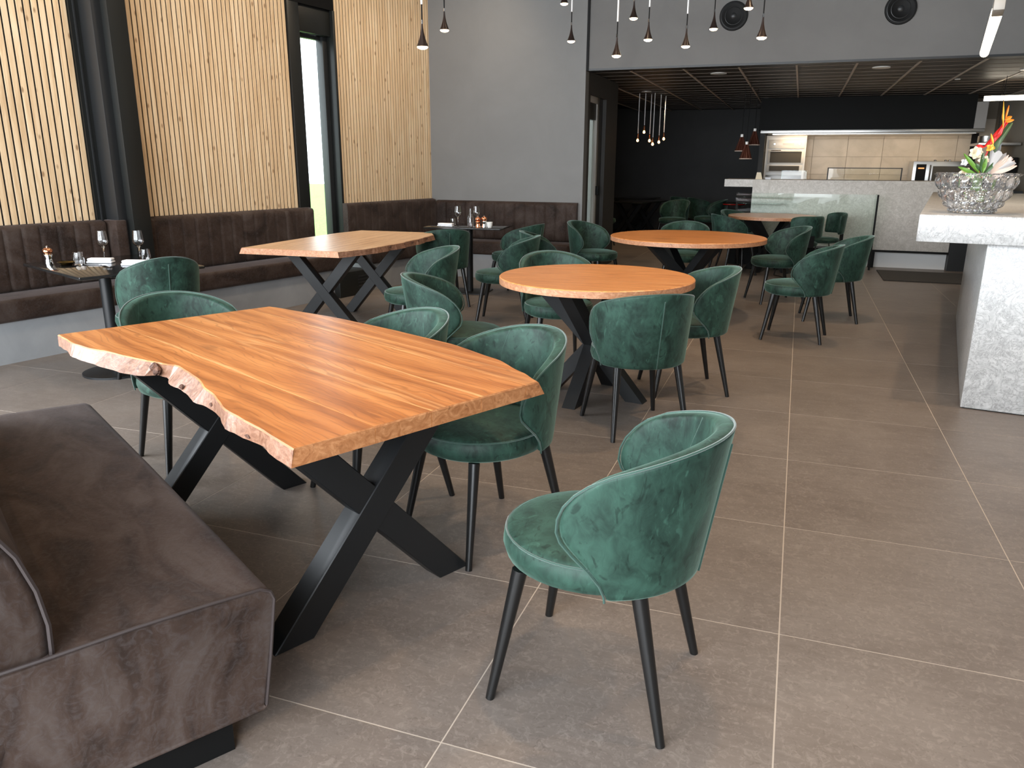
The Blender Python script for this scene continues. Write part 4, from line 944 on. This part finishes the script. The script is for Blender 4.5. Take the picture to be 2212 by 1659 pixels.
PL = [(-2.83, 3.37, 2.27, 'lowest left cone pendant, hanging in front of the slatted wall edge'), (-3.31, 4.83, 2.62, 'second cone pendant from the left, in front of the grey back wall'),
      (-2.66, 6.53, 3.10, 'cone pendant cut off by the top edge, left of the wall corner'), (-2.55, 6.45, 2.71, 'lone cone pendant just left of the dark wall corner'),
      (-1.79, 5.31, 2.40, 'lowest cone pendant right of the wall corner'), (-1.84, 6.26, 2.87, 'short cone pendant between the two longer ones right of the corner'),
      (-1.60, 5.83, 2.60, 'third cone pendant right of the corner, beside the lowest one'), (-1.25, 5.94, 2.54, 'cone pendant left of the round wall speaker, the longer one'),
      (-1.06, 6.51, 2.77, 'cone pendant directly left of the round wall speaker'), (-.68, 5.83, 2.83, 'short cone pendant touching the upper right of the round wall speaker'), (-.50, 5.10, 2.47, 'rightmost cone pendant, right of the left wall speaker')]
pp0 = None
for x, y, z, lab in PL:
    if pp0 is None: pp0 = pendant(lab); pp0.location = (x, y, z-.01)
    else: dup(pp0, (x, y, z-.01), 0, lab, G5)
G6 = 'small bulb pendants in the back room'
b0 = thing('bulb_pendant', 'leftmost small bulb pendant in the back room cluster', 'pendant lamp', (-2.66, 11, 1.80), 0, G6)
obj('bulb', MB().lathe([(0, -.022), (.016, -.014), (.021, 0), (.015, .016), (.010, .028)], 14), M_SMALL, b0, smooth=True); obj('cap', MB().tube([(0,0,.028), (0,0,.10)], [.018, .010], 10), M_COPPER, b0, smooth=True); obj('cable', MB().tube([(0,0,.11), (0,0,.80)], .007, 6), mat('pale cable', (.9, .9, .9), .5), b0)
for x, y, z, lab in ((-2.56, 11, 1.93, 'highest bulb pendant of the back room cluster'), (-2.50, 11.2, 1.80, 'bright bulb pendant under the highest one in the back room'), (-2.41, 11, 1.74, 'lowest bulb pendant of the back room cluster'), (-2.36, 11.3, 1.78, 'bulb pendant just right of the lowest one in the back room'), (-2.33, 11.6, 1.84, 'rightmost small bulb pendant of the back room cluster')):
    dup(b0, (x, y, z), 0, lab, G6)
M_CAGE = mat('dark copper', (.085, .022, .010), .45, .4)
def cage(label, loc, s=1.):
    t_ = thing('cage_pendant', label, 'pendant lamp', loc, 0, 'copper cage pendants')
    cg = MB()
    for k in range(16): g = 2*PI*k/16; cg.tube([(.02*math.cos(g), .02*math.sin(g), .20), (.085*math.cos(g), .085*math.sin(g), 0)], .005, 4)
    obj('cage', cg, M_CAGE, t_); obj('inner_shade', MB().lathe([(.018, .20), (.076, .01), (.074, .01), (.016, .20)], 20), M_CAGE, t_, smooth=True)
    obj('ring', MB().tube([(.086*math.cos(2*PI*k/20), .086*math.sin(2*PI*k/20), 0) for k in range(20)], .006, 5, True), mat('light copper', (.75, .60, .50), .5) , t_, smooth=True)
    obj('socket', MB().tube([(0,0,.19), (0,0,.24)], .022, 10), M_WHITEG, t_); obj('bulb', MB().lathe([(0,.10),(.02,.115),(.026,.14),(.015,.18),(0,.19)], 12), M_WHITEG, t_, smooth=True)
    obj('cable', MB().tube([(0,0,.24), (0,0,2.53-loc[2])], .004, 5), M_BLACK, t_)
cage('lower copper cage pendant above the left end of the bar', (-.86, 10.0, 1.51)); cage('upper copper cage pendant just behind the lower one', (-.96, 10.35, 1.625)); cage('small dark cage pendant right behind the copper ones', (-.80, 10.7, 1.72))
def downlight(label, x, y, m=None, r_=.10):
    t_ = thing('downlight', label, 'ceiling light', (x, y, 2.519), 0, 'recessed downlights in the low ceiling')
    obj('trim_ring', MB().lathe([(r_*.8, .0), (r_, .0), (r_, .02), (r_*.8, .02)], 24), M_WHITEG, t_, smooth=True); obj('lens', MB().lathe([(0, .006), (r_*.8, .006), (r_*.8, .012), (0, .012)], 24), m or M_DOWN, t_)
downlight('left round downlight near the front edge of the low ceiling', -1.17, 8.4, mat('unlit lens', (.6, .6, .6), .4)); downlight('right lit downlight near the front edge of the low ceiling', .69, 8.3); downlight('small round sensor light right of the right downlight', 1.75, 9.98, None, .035); downlight('warm lit downlight above the bulb cluster', -2.49, 10.67, None, .08); downlight('lit downlight at the far right of the low ceiling', 2.35, 9.0)
# linear lamps
ll = thing('linear_pendant', 'bright warm linear pendant at the top right above the marble counter', 'pendant lamp', (.99, 3.72, 2.40), -CA)
obj('diffuser', MB().tube([(0, .26, 0), (0, 2.50, 0)], .036, 16), M_TUBE, ll, smooth=True); obj('end_cap', MB().box((-.032, -.0, -.036), (.032, .26, .036)), mat('grey cap', (.35, .33, .30), .5), ll, bevel=.006)
obj('cable', MB().tube([(0, .10, .03), (0, .10, 1.88)], .004, 5), M_CHROME, ll); obj('cable', MB().tube([(0, 2.3, .03), (0, 2.3, 1.88)], .004, 5), M_CHROME, ll)
l2 = thing('linear_pendant', 'bright horizontal tube lamp below the low ceiling, right of the hood', 'pendant lamp', (2.15, 10.3, 2.30), -CA)
obj('diffuser', MB().tube([(0, 0, 0), (1.5, 0, 0)], .032, 14), M_TUBE2, l2, smooth=True); obj('cable', MB().tube([(.2, 0, .03), (.2, 0, .22)], .003, 5), M_BLACK, l2); obj('cable', MB().tube([(1.2, 0, .03), (1.2, 0, .22)], .003, 5), M_BLACK, l2)
# wall speakers
def speaker(label, x, z):
    t_ = thing('wall_speaker', label, 'speaker', (x, BY+.03, z), 0, 'round wall speakers')
    for nm, prf in (('surround', [(.155, 0), (.15, .022), (.12, .028), (.10, .014)]), ('cone', [(.10, .012), (.085, .004), (.055, .0), (.04, .006)]), ('dust_cap', [(.04, .004), (.03, .018), (0, .024)])):
        me = MB().lathe(prf, 36); me.v = [(a, -c, b) for a, b, c in me.v]
        obj(nm, me, M_BLACK if nm != 'dust_cap' else M_FRAMEL, t_, smooth=True)
    for k, rr in enumerate((.132, .092)):
        ring = MB().tube([(rr*math.cos(2*PI*j/36), -.026+.012*k, rr*math.sin(2*PI*j/36)) for j in range(36)], .004, 5, True); obj('ring', ring, M_FRAMEL, t_, smooth=True)
speaker('round black speaker on the bulkhead between the cone pendants', -.95, 3.02); speaker('round black speaker on the bulkhead left of the linear pendant', .74, 3.0)
